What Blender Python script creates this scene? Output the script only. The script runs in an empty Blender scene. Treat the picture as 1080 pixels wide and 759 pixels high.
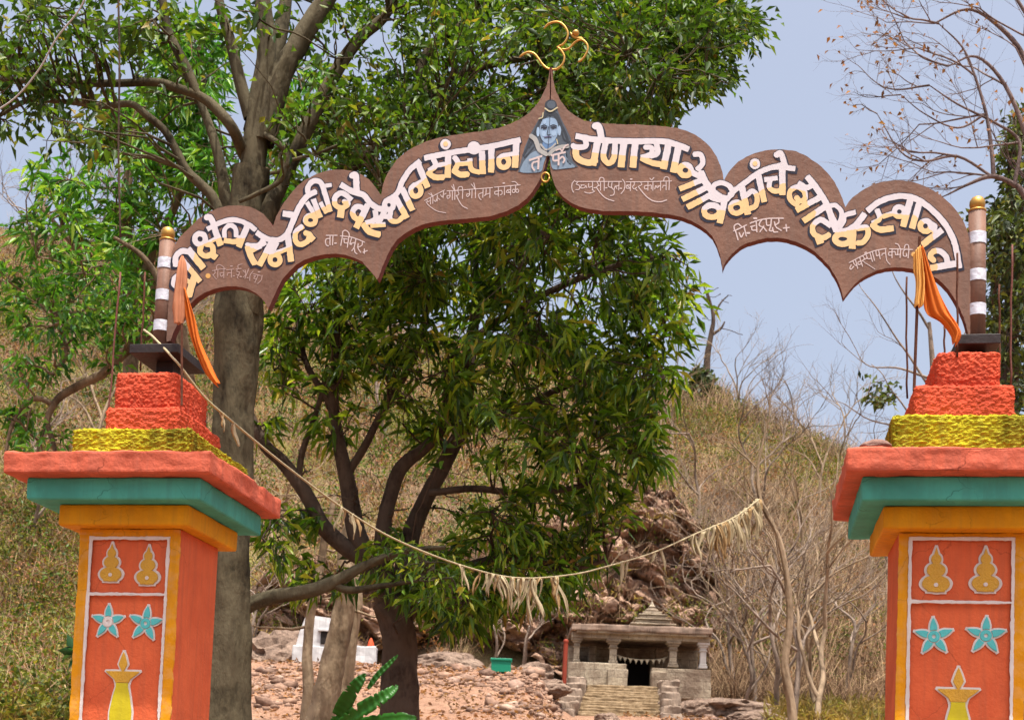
import bpy, bmesh, math, random
import numpy as np
from mathutils import Vector
rng = np.random.default_rng(11)
random.seed(5)
S = bpy.context.scene
COL = S.collection

# ------------------------------------------------------------ camera, world, sun, exposure
F, PXC, PYC = 1500., 540., 755.            # focal length and principal point of the photograph (1080 px wide)
PITCH, ROLL = math.radians(4), math.radians(2.2)
EYE = np.array([0, 0, 1.6])
cam = bpy.data.cameras.new('camera'); camo = bpy.data.objects.new('camera', cam); COL.objects.link(camo)
camo.location = EYE
cam.sensor_width = 36; cam.lens = 50; cam.shift_y = (PYC - 379.5) / 1080
from mathutils import Matrix
camo.matrix_world = Matrix.Translation(EYE) @ (Matrix.Rotation(math.pi/2 + PITCH, 4, 'X') @ Matrix.Rotation(ROLL, 4, 'Z'))
cam.clip_start = 0.1; cam.clip_end = 3000
cam.dof.use_dof = True; cam.dof.focus_distance = 9.3; cam.dof.aperture_fstop = 6.3
S.camera = camo

YAW = math.radians(9.5)                     # the gate stands turned by this much
SUN = np.array([0.55, -1.0, 4.0])           # towards the sun, gate axes
cy, sy = math.cos(YAW), math.sin(YAW)
sunw = np.array([SUN[0]*cy + SUN[1]*sy, -SUN[0]*sy + SUN[1]*cy, SUN[2]]); sunw /= np.linalg.norm(sunw)
W = bpy.data.worlds.new('World'); S.world = W; W.use_nodes = True
nt = W.node_tree; sky = nt.nodes.new('ShaderNodeTexSky'); sky.sky_type = 'NISHITA'; sky.sun_disc = False
sky.sun_elevation = math.asin(sunw[2]); sky.sun_rotation = math.atan2(sunw[0], sunw[1])
sky.air_density = 0.85; sky.dust_density = 9.0; sky.ozone_density = 1.5; sky.altitude = 200
hs = nt.nodes.new('ShaderNodeHueSaturation'); hs.inputs['Saturation'].default_value = .70; hs.inputs['Value'].default_value = .92; nt.links.new(sky.outputs[0], hs.inputs['Color']); nt.links.new(hs.outputs[0], nt.nodes['Background'].inputs[0]); nt.nodes['Background'].inputs[1].default_value = 0.15
sl = bpy.data.lights.new('sun', 'SUN'); sl.energy = 3.0; sl.angle = math.radians(0.6); sl.color = (1, 0.95, 0.86)
so = bpy.data.objects.new('sun', sl); COL.objects.link(so)
so.rotation_euler = Vector(sunw).to_track_quat('Z', 'Y').to_euler()
S.view_settings.view_transform = 'Standard'; S.view_settings.look = 'None'
S.view_settings.exposure = 1.12; S.view_settings.gamma = 1
S.cycles.max_bounces = 6; S.cycles.transparent_max_bounces = 4

# ------------------------------------------------------------ pixel <-> world
def _R():
    a = math.pi/2 + PITCH; c, s = math.cos(a), math.sin(a); c2, s2 = math.cos(ROLL), math.sin(ROLL)
    return np.array([[1,0,0],[0,c,-s],[0,s,c]]) @ np.array([[c2,-s2,0],[s2,c2,0],[0,0,1]])
RM = _R()
U = np.array([cy, -sy, 0]); D = np.array([sy, cy, 0])
def rays(p):
    p = np.atleast_2d(np.asarray(p, float))
    return np.stack([(p[:,0]-PXC)/F, -(p[:,1]-PYC)/F, -np.ones(len(p))], 1) @ RM.T
def at(px, py, Y):                          # a photograph point at forward distance Y
    k = rays([(px, py)])[0]; return EYE + k * (Y / k[1])
_c = rays([(190.8, 559.6)])[0]
O = EYE + _c * (9 / _c[1]); O[2] = 0        # foot of the left pillar's front right corner
def onplane(p, dd):                         # photograph points -> (u, z) on the gate plane at depth dd
    k = rays(p); t = ((O-EYE) @ D + dd) / (k @ D); P = EYE + k * t[:,None] - O
    return np.stack([P @ U, P[:,2]], 1)
def gate(u, d, z=0): return tuple(O + U*u + D*d + np.array([0,0,z]))

# ------------------------------------------------------------ noise
def hash3(i, j, k, seed=0):
    h = (i.astype(np.int64)*374761393 + j.astype(np.int64)*668265263 + k.astype(np.int64)*2147483647 + seed*1274126177) & 0xffffffff
    h = ((h ^ (h >> 13)) * 1274126177) & 0xffffffff
    return ((h ^ (h >> 16)) & 0xffffff) / float(0xffffff)
def vnoise(P, seed=0):
    P = np.asarray(P, float); I = np.floor(P).astype(np.int64); f = P - I; f = f*f*(3-2*f); r = 0
    for a in (0,1):
        for b in (0,1):
            for c in (0,1):
                w = (f[:,0] if a else 1-f[:,0])*(f[:,1] if b else 1-f[:,1])*(f[:,2] if c else 1-f[:,2])
                r = r + w*hash3(I[:,0]+a, I[:,1]+b, I[:,2]+c, seed)
    return r*2-1
def fbm(P, octv=4, seed=0):
    P = np.asarray(P, float); s = 0; a = 1; t = 0
    for o in range(octv): s = s + a*vnoise(P*2**o, seed+o); t += a; a *= .5
    return s/t
def cells(P, seed=0):                       # worley: distance to the two nearest points, id value
    P = np.asarray(P, float); I = np.floor(P).astype(np.int64)
    d1 = np.full(len(P), 9.); d2 = d1.copy(); idv = np.zeros(len(P))
    for a in (-1,0,1):
        for b in (-1,0,1):
            for c in (-1,0,1):
                J = I + [a,b,c]
                q = J + np.stack([hash3(J[:,0],J[:,1],J[:,2],seed+k) for k in range(3)], 1)
                d = np.linalg.norm(q-P, axis=1); n = d < d1
                d2 = np.where(n, d1, np.minimum(d2, d)); idv = np.where(n, hash3(J[:,0],J[:,1],J[:,2],seed+7), idv); d1 = np.minimum(d1, d)
    return d1, d2, idv

# ------------------------------------------------------------ meshes
def link(name, me, mats, parent=None):
    o = bpy.data.objects.new(name, me); COL.objects.link(o)
    for m in (mats if isinstance(mats, (list, tuple)) else [mats]): me.materials.append(m)
    if parent: o.parent = parent
    return o
def mesh_np(name, V, faces, mats, parent=None, smooth=False, mi=None):
    """faces: list of int arrays, each (n,k)"""
    me = bpy.data.meshes.new(name)
    V = np.asarray(V, np.float32); me.vertices.add(len(V)); me.vertices.foreach_set('co', V.ravel())
    faces = [np.asarray(f, np.int32) for f in (faces if isinstance(faces, list) else [faces]) if len(f)]
    li = np.concatenate([f.ravel() for f in faces]); tot = np.concatenate([np.full(len(f), f.shape[1]) for f in faces])
    st = np.concatenate([[0], np.cumsum(tot)[:-1]])
    me.loops.add(len(li)); me.loops.foreach_set('vertex_index', li)
    me.polygons.add(len(tot)); me.polygons.foreach_set('loop_start', st.astype(np.int32)); me.polygons.foreach_set('loop_total', tot.astype(np.int32))
    if smooth: me.polygons.foreach_set('use_smooth', np.ones(len(tot), bool))
    if mi is not None: me.polygons.foreach_set('material_index', np.asarray(mi, np.int32))
    me.update(calc_edges=True); me.validate()
    return link(name, me, mats, parent)
class MB:
    def __init__(s): s.bm = bmesh.new()
    def box(s, x0, x1, y0, y1, z0, z1, bev=0, seg=2, mi=0):
        t = bmesh.new(); bmesh.ops.create_cube(t, size=1)
        for v in t.verts: v.co = ((x0+x1)/2+v.co.x*(x1-x0), (y0+y1)/2+v.co.y*(y1-y0), (z0+z1)/2+v.co.z*(z1-z0))
        if bev: bmesh.ops.bevel(t, geom=t.edges[:], offset=bev, segments=seg, profile=.6, affect='EDGES')
        return s.add(t, mi)
    def add(s, t, mi=0):
        for f in t.faces: f.material_index = mi
        me = bpy.data.meshes.new('t'); t.to_mesh(me); t.free(); s.bm.from_mesh(me); bpy.data.meshes.remove(me); return s
    def arr(s, V, Fc, mi=0):
        vs = [s.bm.verts.new(tuple(map(float, v))) for v in V]
        for f in Fc:
            try: s.bm.faces.new([vs[int(i)] for i in f]).material_index = mi
            except ValueError: pass
        return s
    def tube(s, P, r, n=8, mi=0, cap=True):
        V, Fc = tube_np(P, r, n); 
        s.arr(V, Fc, mi)
        if cap:
            s.bm.verts.ensure_lookup_table(); N = len(s.bm.verts); m = len(V)
            for k in (0, m-n):
                try: s.bm.faces.new([s.bm.verts[N-m+k+i] for i in range(n)]).material_index = mi
                except ValueError: pass
        return s
    def lathe(s, prof, cx=0, cy=0, n=16, mi=0, sx=1, sy=1):
        V = []; Fc = []
        for (r, z) in prof:
            for i in range(n):
                a = 2*math.pi*i/n; V.append((cx+r*sx*math.cos(a), cy+r*sy*math.sin(a), z))
        for j in range(len(prof)-1):
            for i in range(n): Fc.append((j*n+i, j*n+(i+1)%n, (j+1)*n+(i+1)%n, (j+1)*n+i))
        Fc.append(tuple(range(n))[::-1]); Fc.append(tuple((len(prof)-1)*n+i for i in range(n)))
        return s.arr(V, Fc, mi)
    def subdiv_noise(s, cuts, amp, freq, seed=0, axis=None):
        bmesh.ops.subdivide_edges(s.bm, edges=s.bm.edges[:], cuts=cuts, use_grid_fill=True)
        s.bm.normal_update()
        P = np.array([v.co[:] for v in s.bm.verts]); n = fbm(P*freq, 3, seed)
        for v, k in zip(s.bm.verts, n): v.co += v.normal*float(k)*amp
        return s
    def build(s, name, mats, parent=None, smooth=False):
        bmesh.ops.recalc_face_normals(s.bm, faces=s.bm.faces[:])
        if smooth:
            for f in s.bm.faces: f.smooth = True
        me = bpy.data.meshes.new(name); s.bm.to_mesh(me); s.bm.free()
        return link(name, me, mats, parent)
def tube_np(P, r, n=6):
    P = np.asarray(P, float); r = np.broadcast_to(np.asarray(r, float), (len(P),))
    T = np.gradient(P, axis=0); T /= np.linalg.norm(T, axis=1)[:,None] + 1e-9
    m = T.mean(0); ax = np.eye(3)[np.argmin(abs(m))]
    A = np.cross(T, ax); A /= np.linalg.norm(A, axis=1)[:,None] + 1e-9; B = np.cross(T, A)
    th = np.arange(n)*2*math.pi/n
    V = (P[:,None] + r[:,None,None]*(np.cos(th)[None,:,None]*A[:,None] + np.sin(th)[None,:,None]*B[:,None])).reshape(-1,3)
    j, i = np.meshgrid(np.arange(len(P)-1), np.arange(n), indexing='ij'); i2 = (i+1) % n
    return V, np.stack([j*n+i, j*n+i2, (j+1)*n+i2, (j+1)*n+i], -1).reshape(-1,4)
def spline(P, k=6):
    P = np.asarray(P, float)
    if len(P) < 3: return P
    Q = np.vstack([2*P[0]-P[1], P, 2*P[-1]-P[-2]]); out = []
    t = np.linspace(0, 1, k, endpoint=False)[:,None]
    for i in range(1, len(Q)-2):
        a, b, c, d = Q[i-1], Q[i], Q[i+1], Q[i+2]
        out.append(.5*((2*b)+(c-a)*t+(2*a-5*b+4*c-d)*t**2+(3*b-a-3*c+d)*t**3))
    return np.vstack(out + [P[-1:]])
def empty(name, loc, rz=0, label=None, cat=None, group=None):
    o = bpy.data.objects.new(name, None); COL.objects.link(o); o.location = loc; o.rotation_euler.z = rz
    o.empty_display_size = .2
    return tag(o, label, cat, group)
def tag(o, label=None, cat=None, group=None, kind=None):
    if label: o['label'] = label
    if cat: o['category'] = cat
    if group: o['group'] = group
    if kind: o['kind'] = kind
    return o
def copy_tree(o, parent=None):
    c = o.copy(); COL.objects.link(c)
    if parent: c.parent = parent
    for ch in list(o.children): copy_tree(ch, c)
    return c

# ------------------------------------------------------------ materials
def lin(r, g, b): return tuple(((v/255)/12.92 if v/255 <= .04045 else ((v/255+.055)/1.055)**2.4) for v in (r, g, b)) + (1,)
class N:
    def __init__(s, name):
        s.m = bpy.data.materials.new(name); s.m.use_nodes = True; s.t = s.m.node_tree
        s.b = s.t.nodes['Principled BSDF']; s.out = s.t.nodes['Material Output']
    def n(s, typ, **kw):
        x = s.t.nodes.new('ShaderNode'+typ)
        for k, v in kw.items():
            if k in x.inputs.keys(): x.inputs[k].default_value = v
            else: setattr(x, k, v)
        return x
    def l(s, a, b): s.t.links.new(a, b)
    def coord(s, scale=1):
        c = s.n('TexCoord'); m = s.n('Mapping'); m.inputs['Scale'].default_value = (scale,)*3 if not isinstance(scale, tuple) else scale
        s.l(c.outputs['Object'], m.inputs[0]); return m.outputs[0]
    def noise(s, scale, detail=4, rough=.55, vec=None):
        x = s.n('TexNoise'); x.inputs['Scale'].default_value = scale; x.inputs['Detail'].default_value = detail; x.inputs['Roughness'].default_value = rough
        s.l(vec or s.coord(), x.inputs['Vector']); return x.outputs[0]
    def ramp(s, fac, stops):
        x = s.n('ValToRGB'); e = x.color_ramp.elements
        while len(e) < len(stops): e.new(.5)
        for k, (p, c) in zip(e, stops): k.position = p; k.color = c
        s.l(fac, x.inputs[0]); return x.outputs[0]
    def mix(s, fac, a, b, mode='MIX'):
        x = s.n('Mix'); x.data_type = 'RGBA'; x.blend_type = mode
        for inp, v in ((x.inputs[0], fac), (x.inputs[6], a), (x.inputs[7], b)):
            if hasattr(v, 'is_output'): s.l(v, inp)
            else: inp.default_value = v
        return x.outputs[2]
    def bump(s, h, strength=.3, dist=.01):
        x = s.n('Bump'); x.inputs['Strength'].default_value = strength; x.inputs['Distance'].default_value = dist
        s.l(h, x.inputs['Height']); s.l(x.outputs[0], s.b.inputs['Normal'])
    def base(s, c):
        if hasattr(c, 'is_output'): s.l(c, s.b.inputs['Base Color'])
        else: s.b.inputs['Base Color'].default_value = c
        return s
    def rough(s, v, spec=.3): s.b.inputs['Roughness'].default_value = v; s.b.inputs['Specular IOR Level'].default_value = spec; return s
def paint(name, c, dirt=.25, rough=.6, bump=.25, bscale=40, spec=.25, dirtc=None, cracks=0, wear=0, spk=1):
    m = N(name); n1 = m.noise(3, 6); n2 = m.noise(bscale, 4)
    c2 = dirtc or tuple(v*.62 for v in c[:3])+(1,)
    f = m.ramp(n1, [(.40, (0,0,0,1)), (.66, (dirt,)*3+(1,))]); col = m.mix(f, c, c2)
    sp = m.noise(95, 2); f2 = m.ramp(sp, [(.7, (0,0,0,1)), (.78, (.55*spk,)*3+(1,))]); col = m.mix(f2, col, tuple(min(1, v*1.25+.04) for v in c[:3])+(1,))
    st = m.noise(5, 5, .6, m.coord((4.5,4.5,.3))); col = m.mix(m.ramp(st, [(.45, (0,0,0,1)), (.64, (min(1,dirt*1.1),)*3+(1,))]), col, tuple(v*.68+.012 for v in c[:3])+(1,))
    if cracks:
        vo = m.n('TexVoronoi', feature='DISTANCE_TO_EDGE'); vo.inputs['Scale'].default_value = 2.3; wp = m.n('Mix', data_type='RGBA'); wp.inputs[0].default_value = .16
        ntx = m.n('TexNoise'); ntx.inputs['Scale'].default_value = 6; ntx.inputs['Detail'].default_value = 5; cv = m.coord(); m.l(cv, ntx.inputs['Vector']); m.l(cv, wp.inputs[6]); m.l(ntx.outputs[1], wp.inputs[7]); m.l(wp.outputs[2], vo.inputs['Vector'])
        cr = m.ramp(vo.outputs['Distance'], [(0, (1,1,1,1)), (.007, (0,0,0,1))]); mk = m.ramp(m.noise(1.7, 2), [(.47, (0,0,0,1)), (.53, (cracks,)*3+(1,))]); cf = m.mix(1., cr, mk, 'MULTIPLY'); col = m.mix(cf, col, tuple(v*.3 for v in c[:3])+(1,))
    if wear: gp = m.n('NewGeometry'); pw = m.ramp(gp.outputs['Pointiness'], [(.53, (0,0,0,1)), (.60, (.8,)*3+(1,))]); pw = m.mix(1., pw, m.ramp(m.noise(14, 4), [(.45, (0,0,0,1)), (.6, (1,1,1,1))]), 'MULTIPLY'); col = m.mix(pw, col, lin(190,168,152))
    m.base(col).rough(rough, spec)
    a = m.n('Math', operation='ADD'); m.l(n2, a.inputs[0]); m.l(m.noise(7, 3), a.inputs[1]); m.bump(a.outputs[0], bump, .012)
    return m.m
def leafmat(name, stops, trans=.35, rough=.45, patch=None):
    m = N(name); g = m.n('NewGeometry'); r = m.ramp(g.outputs['Random Per Island'], stops)
    ns = m.noise(.55, 2); v = m.ramp(ns, [(.35, (.62,.7,.62,1)), (.65, (1.15,1.1,1,1))]); col = m.mix(1., r, v, 'MULTIPLY')
    m.base(col).rough(rough, .3)
    tr = m.n('BsdfTranslucent'); c2 = m.mix(1., col, (1.35,1.35,.6,1), 'MULTIPLY'); m.l(c2, tr.inputs[0])
    mx = m.n('MixShader'); mx.inputs[0].default_value = trans; m.l(m.b.outputs[0], mx.inputs[1]); m.l(tr.outputs[0], mx.inputs[2]); m.l(mx.outputs[0], m.out.inputs[0])
    return m.m
def barkmat(name, c1, c2, scale=6, bump=.6):
    m = N(name); v = m.coord((1,1,.4)); n0 = m.noise(1.7, 5, .65); n1 = m.noise(scale, 6, .65, v); n2 = m.noise(scale*5, 4, .6, v)
    col = m.ramp(n1, [(.35, c1), (.65, c2)]); col = m.mix(.3, col, m.ramp(n2, [(.4, tuple(x*.5 for x in c1[:3])+(1,)), (.6, c2)]))
    col = m.mix(m.ramp(n0, [(.44, (0,0,0,1)), (.56, (.7,)*3+(1,))]), col, tuple(min(1,x*1.05+.005) for x in c2[:3])+(1,)); col = m.mix(m.ramp(n0, [(.30, (.75,)*3+(1,)), (.42, (0,0,0,1))]), col, tuple(x*.6 for x in c1[:3])+(1,))
    m.base(col).rough(.9, .1); a = m.n('Math', operation='ADD'); m.l(n1, a.inputs[0]); m.l(n2, a.inputs[1]); m.bump(a.outputs[0], bump, .03); return m.m
def plain(name, c, rough=.5, metal=0, spec=.3):
    m = N(name); m.base(c).rough(rough, spec); m.b.inputs['Metallic'].default_value = metal; return m.m

# ------------------------------------------------------------ painted shapes: stroke distance fields -> outlines -> filled mesh
def sd_stroke(X, Y, P, hw, butt=True):
    r = np.full(X.shape, 1e3, np.float32); n = len(P)-1
    for i in range(n):
        a, b = P[i], P[i+1]; d = b-a; L = math.hypot(*d)
        if L < 1e-9: continue
        d = d/L; rx, ry = X-a[0], Y-a[1]; t = rx*d[0]+ry*d[1]; q = np.abs(rx*d[1]-ry*d[0])
        tc = np.clip(t, 0, L); dist = np.hypot(t-tc, q)-hw
        if butt and i == 0: dist = np.where(t < 0, np.maximum(q-hw, -t), dist)
        if butt and i == n-1: dist = np.where(t > L, np.maximum(q-hw, t-L), dist)
        r = np.minimum(r, dist)
    return r
def sd_poly(X, Y, P):
    P = np.asarray(P, float); d = np.full(X.shape, 1e3); ins = np.zeros(X.shape, bool)
    for i in range(len(P)):
        a, b = P[i-1], P[i]; e = b-a; wx, wy = X-a[0], Y-a[1]
        t = np.clip((wx*e[0]+wy*e[1])/max(e@e, 1e-12), 0, 1); d = np.minimum(d, np.hypot(wx-t*e[0], wy-t*e[1]))
        c = ((a[1] > Y) != (b[1] > Y)); den = (b[1]-a[1]) or 1e-12
        ins ^= c & (X < (b[0]-a[0])*(Y-a[1])/den + a[0])
    return np.where(ins, -d, d)
def sd_ell(X, Y, c, rx, ry):
    k = np.hypot((X-c[0])/rx, (Y-c[1])/ry); return (k-1)*min(rx, ry)
def split_sign(X, Y, P):                    # >0 above the polyline (image y down), nearest segment's side
    best = np.full(X.shape, 1e9); sg = np.zeros(X.shape); P = np.asarray(P, float)
    for i in range(len(P)-1):
        a, b = P[i], P[i+1]; e = b-a; L = math.hypot(*e); wx, wy = X-a[0], Y-a[1]; t0 = (wx*e[0]+wy*e[1])/L**2; t = np.clip(t0, 0, 1)
        d = np.hypot(wx-t*e[0], wy-t*e[1]); s = (e[1]*wx-e[0]*wy)/L
        n = d < best-1e-6; best = np.where(n, d, best); sg = np.where(n, np.where(s > 0, d, -d), sg)
    return sg
def contours(f, x0, y0, h):
    f = np.where(np.abs(f) < 1e-6, 1e-6, f); ins = f < 0
    code = ins[:-1,:-1]*1 + ins[:-1,1:]*2 + ins[1:,1:]*4 + ins[1:,:-1]*8
    nxt = {}; T = {1:[(3,0)],2:[(0,1)],3:[(3,1)],4:[(1,2)],5:[(3,0),(1,2)],6:[(0,2)],7:[(3,2)],8:[(2,3)],9:[(2,0)],10:[(0,1),(2,3)],11:[(2,1)],12:[(1,3)],13:[(1,0)],14:[(0,3)]}
    def key(j, i, e): return ((0,j,i),(1,j,i+1),(0,j+1,i),(1,j,i))[e]
    for j, i in zip(*np.nonzero((code > 0) & (code < 15))):
        for a, b in T[int(code[j,i])]: nxt[key(j,i,a)] = key(j,i,b)
    def pt(k):
        t, j, i = k
        if t == 0: a, b = f[j,i], f[j,i+1]; return (x0+h*(i+a/(a-b)), y0+h*j)
        a, b = f[j,i], f[j+1,i]; return (x0+h*i, y0+h*(j+a/(a-b)))
    out = []
    while nxt:
        k0 = next(iter(nxt)); k = k0; L = []
        while k in nxt: L.append(pt(k)); k = nxt.pop(k)
        if len(L) > 5: out.append(simplify(np.array(L), h*.22))
    return out
def simplify(P, tol):
    keep = np.zeros(len(P), bool); m = int(np.argmax(np.hypot(*(P-P[0]).T))); st = [(0, m), (m, len(P))]; keep[[0, m]] = True
    Q = np.vstack([P, P[:1]])
    while st:
        a, b = st.pop()
        if b-a < 2: continue
        e = Q[b]-Q[a]; L = math.hypot(*e) or 1e-9; w = Q[a+1:b]-Q[a]; d = np.abs(w[:,0]*e[1]-w[:,1]*e[0])/L; i = int(np.argmax(d))
        if d[i] > tol: keep[a+1+i] = True; st += [(a, a+1+i), (a+1+i, b)]
    return P[keep]
def fill(name, loops, mat, parent, d0, thick, bev=0):
    """loops in local (x, z); the sheet spans depth d0-thick .. d0 (towards the viewer)"""
    cu = bpy.data.curves.new('c', 'CURVE'); cu.dimensions = '2D'; cu.fill_mode = 'BOTH'; cu.extrude = thick/2
    if bev: cu.bevel_depth = bev; cu.bevel_resolution = 1
    for L in loops:
        if len(L) < 3: continue
        sp = cu.splines.new('POLY'); sp.points.add(len(L)-1); sp.use_cyclic_u = True
        sp.points.foreach_set('co', np.hstack([L, np.zeros((len(L),1)), np.ones((len(L),1))]).ravel())
    ob = bpy.data.objects.new('c', cu); COL.objects.link(ob); dg = bpy.context.evaluated_depsgraph_get()
    me = bpy.data.meshes.new_from_object(ob.evaluated_get(dg)); bpy.data.objects.remove(ob); bpy.data.curves.remove(cu)
    n = len(me.vertices); V = np.zeros(n*3, np.float32); me.vertices.foreach_get('co', V); V = V.reshape(-1,3)
    me.vertices.foreach_set('co', np.stack([V[:,0], d0-thick/2-V[:,2], V[:,1]], 1).astype(np.float32).ravel())
    me.name = name; me.materials.clear(); me.update()
    return link(name, me, mat, parent)
# ============================================================ the arched sign over the gate
M_board = paint('board_paint', lin(120,88,72), .8, .6, .3, 30, .25, lin(92,64,52), spk=.15)
M_edge = paint('board_edge_paint', lin(96,44,36), .5, .7, .3)
M_navy = plain('navy_lettering_paint', lin(26,26,44), .5)
M_white = paint('white_lettering_paint', lin(198,192,196), .15, .45, .05)
M_cream = paint('cream_lettering_paint', lin(212,180,134), .3, .45, .05, dirtc=lin(214,172,96))
M_small = plain('small_lettering_paint', lin(184,168,166), .6)
M_faded = plain('faded_lettering_paint', lin(158,134,128), .6)
M_gold = N('gilded_metal'); M_gold.base(lin(176,134,66)).rough(.42, .5); M_gold.b.inputs['Metallic'].default_value = .75; M_gold.bump(M_gold.noise(30,3), .1); M_gold = M_gold.m
M_silver = N('silver_tape'); M_silver.base(lin(205,205,212)).rough(.38,.5); M_silver.b.inputs['Metallic'].default_value = .35; M_silver.bump(M_silver.noise(35,3), .5, .01); M_silver = M_silver.m
M_black = paint('black_iron_paint', lin(42,34,34), .4, .5, .3)

SU, SD, SZ = 2.28, .28, 4.5
sign = empty('arch_sign', gate(SU, SD, SZ), -YAW, 'brown scalloped arch sign with white and cream lettering spanning both gate pillars', 'sign')
def toL(p): return onplane(p, SD) - [SU, SZ]

left_top = [(175.5,360),(177,330),(178.5,300),(180,275),(182.9,261),(190,249),(199.7,240.6),(209,231),(220,223.8),(230,219.5),(241.8,217),(253,216.5),(263.5,218),(272,222),(278,226),(283.5,232),(287.6,239.4),
 (291.5,228),(297,217.8),(305,206),(314,196),(323,189),(333,184),(343,180.5),(352.6,179),(362,178.8),(372,180.5),(381,184),(388.7,189),(396,197),(402,206),(403.4,197),(406.5,187),(412,178),(418.5,169),(427,161),(437.8,154.6),(450,149),(464,145),(480,142.5),
 (495.6,140),(510,138.3),(524.4,135.5),(537,131),(548.5,125.7),(557.5,119.5),(565.4,111.3),(571,102.5),(576,92),(578.6,83),(579.9,73)]
left_bot = [(579.5,162),(577,166),(574,178.5),(568.5,191),(563,200),(555.5,209.5),(546,217),(532,223.5),(517,228),(502,229.6),(486,231),(471,232.3),(457,234),(445,237),(435,241.5),(426,247),(418.5,253),(412,262),(408,270.7),(403,282),(399.5,292),(397.8,294.8),
 (395,291),(391,286),(381.5,275.5),(374,272),(364.6,269),(354,267.5),(343,268),(331,270.5),(321,274),(312,279.5),(304.4,286.4),(298,294.5),(292.4,304.4),(287,317),(283,325.6),(279.5,319),(275.5,314),(270,309),(263.5,305.6),(257,303.3),(249,302),(240,302),(232,303),(223.5,305.5),(215,309),(207.5,314),(201,320),(195,327.5),(190,335),(184.5,347),(180,359)]
right_top = [(581.3,73),(582.8,83),(586,96),(591,106),(599,116.5),(607,122.5),(616,127.3),(633,130),(652,131),(670,131.5),(688,132.5),(702,133.4),(714.8,135.3),(725,138.3),(734,142.5),(743.5,149.5),(751,157.8),(756,165.5),(759.8,174.6),(762,182),(763.6,190.5),
 (767.5,183),(772.6,176.5),(779,170.5),(787,165.7),(796.5,161.5),(806.3,159),(816,157.8),(825.5,157.7),(840,159.5),(850,164.5),(860,171),(868,177.5),(874.6,184.4),(880,191.5),(884.5,200),(888.5,209),(891.5,218.5),(895,213),(899,208.5),(906,203),(913,198.5),(922,194),(932.4,191.5),(943,190.2),(954,190.5),(964,192.3),(973,195.5),(983.5,200.5),(992.6,206.5),(1002,214.5),(1009.4,223),(1015,231),(1019.5,241),(1022,250),(1023.6,262),(1024,300),(1023.5,357)]
right_bot = [(1020.8,350),(1018,339),(1013.5,328),(1007,315.5),(1000,305),(994,298.6),(988,293.5),(978,288),(966,284.5),(955,282.4),(944.4,282),(934.5,283),(925,285.2),(916.5,289),(908,294),(901.5,299.5),(896,306),(892.5,310.5),(889.5,314.4),(887.8,307),(885.5,300),(880.5,290),(874.6,280.7),(867.5,273),(860,266),(851,260),(841,255.5),(830,252),(819,250.6),(809.5,251),(800,253),(789,256),(780,260.5),(772,267.5),(765.4,275.7),(763.5,280),(762,284.5),(761,276),(759.3,268.5),(756,258.5),(751,249),(744.5,242.5),(736.5,237),(728.5,232.5),(719.6,229),(704,226),(688,224),(670,223),(652,222.8),(636,222.5),(621,220.5),(611,218),(601.7,213.5),(595,208.5),(589.6,202.5),(585.5,196),(582.4,188),(580,176),(580.3,165)]
def board(name, px):
    q = np.array(px, float); n_ = []
    for i in range(len(q)):
        a_, b_ = q[i], q[(i+1) % len(q)]; m_ = max(1, int(np.hypot(*(b_-a_))/2.2))
        for j in range(m_): n_.append(a_+(b_-a_)*j/m_)
    q = np.array(n_); q += .45*np.stack([fbm(np.c_[q*.23, 0*q[:,:1]+k_], 3, 60+k_) for k_ in (0,1)], 1); P = toL(q); bm = bmesh.new(); vs = [bm.verts.new((a, 0, b)) for a, b in P]; f = bm.faces.new(vs)
    r = bmesh.ops.extrude_face_region(bm, geom=[f]); ex = [g for g in r['geom'] if isinstance(g, bmesh.types.BMVert)]
    for v in ex: v.co.y += .065
    bmesh.ops.recalc_face_normals(bm, faces=bm.faces[:])
    bmesh.ops.triangulate(bm, faces=[q for q in bm.faces if len(q.verts) > 4])
    for q in bm.faces:
        q.normal_update(); q.material_index = 1 if abs(q.normal.y) < .5 else 0
    me = bpy.data.meshes.new(name); bm.to_mesh(me); bm.free(); return link(name, me, [M_board, M_edge], sign)
board('sign_board', left_top + left_bot)
board('sign_board', right_top + right_bot)

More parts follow.
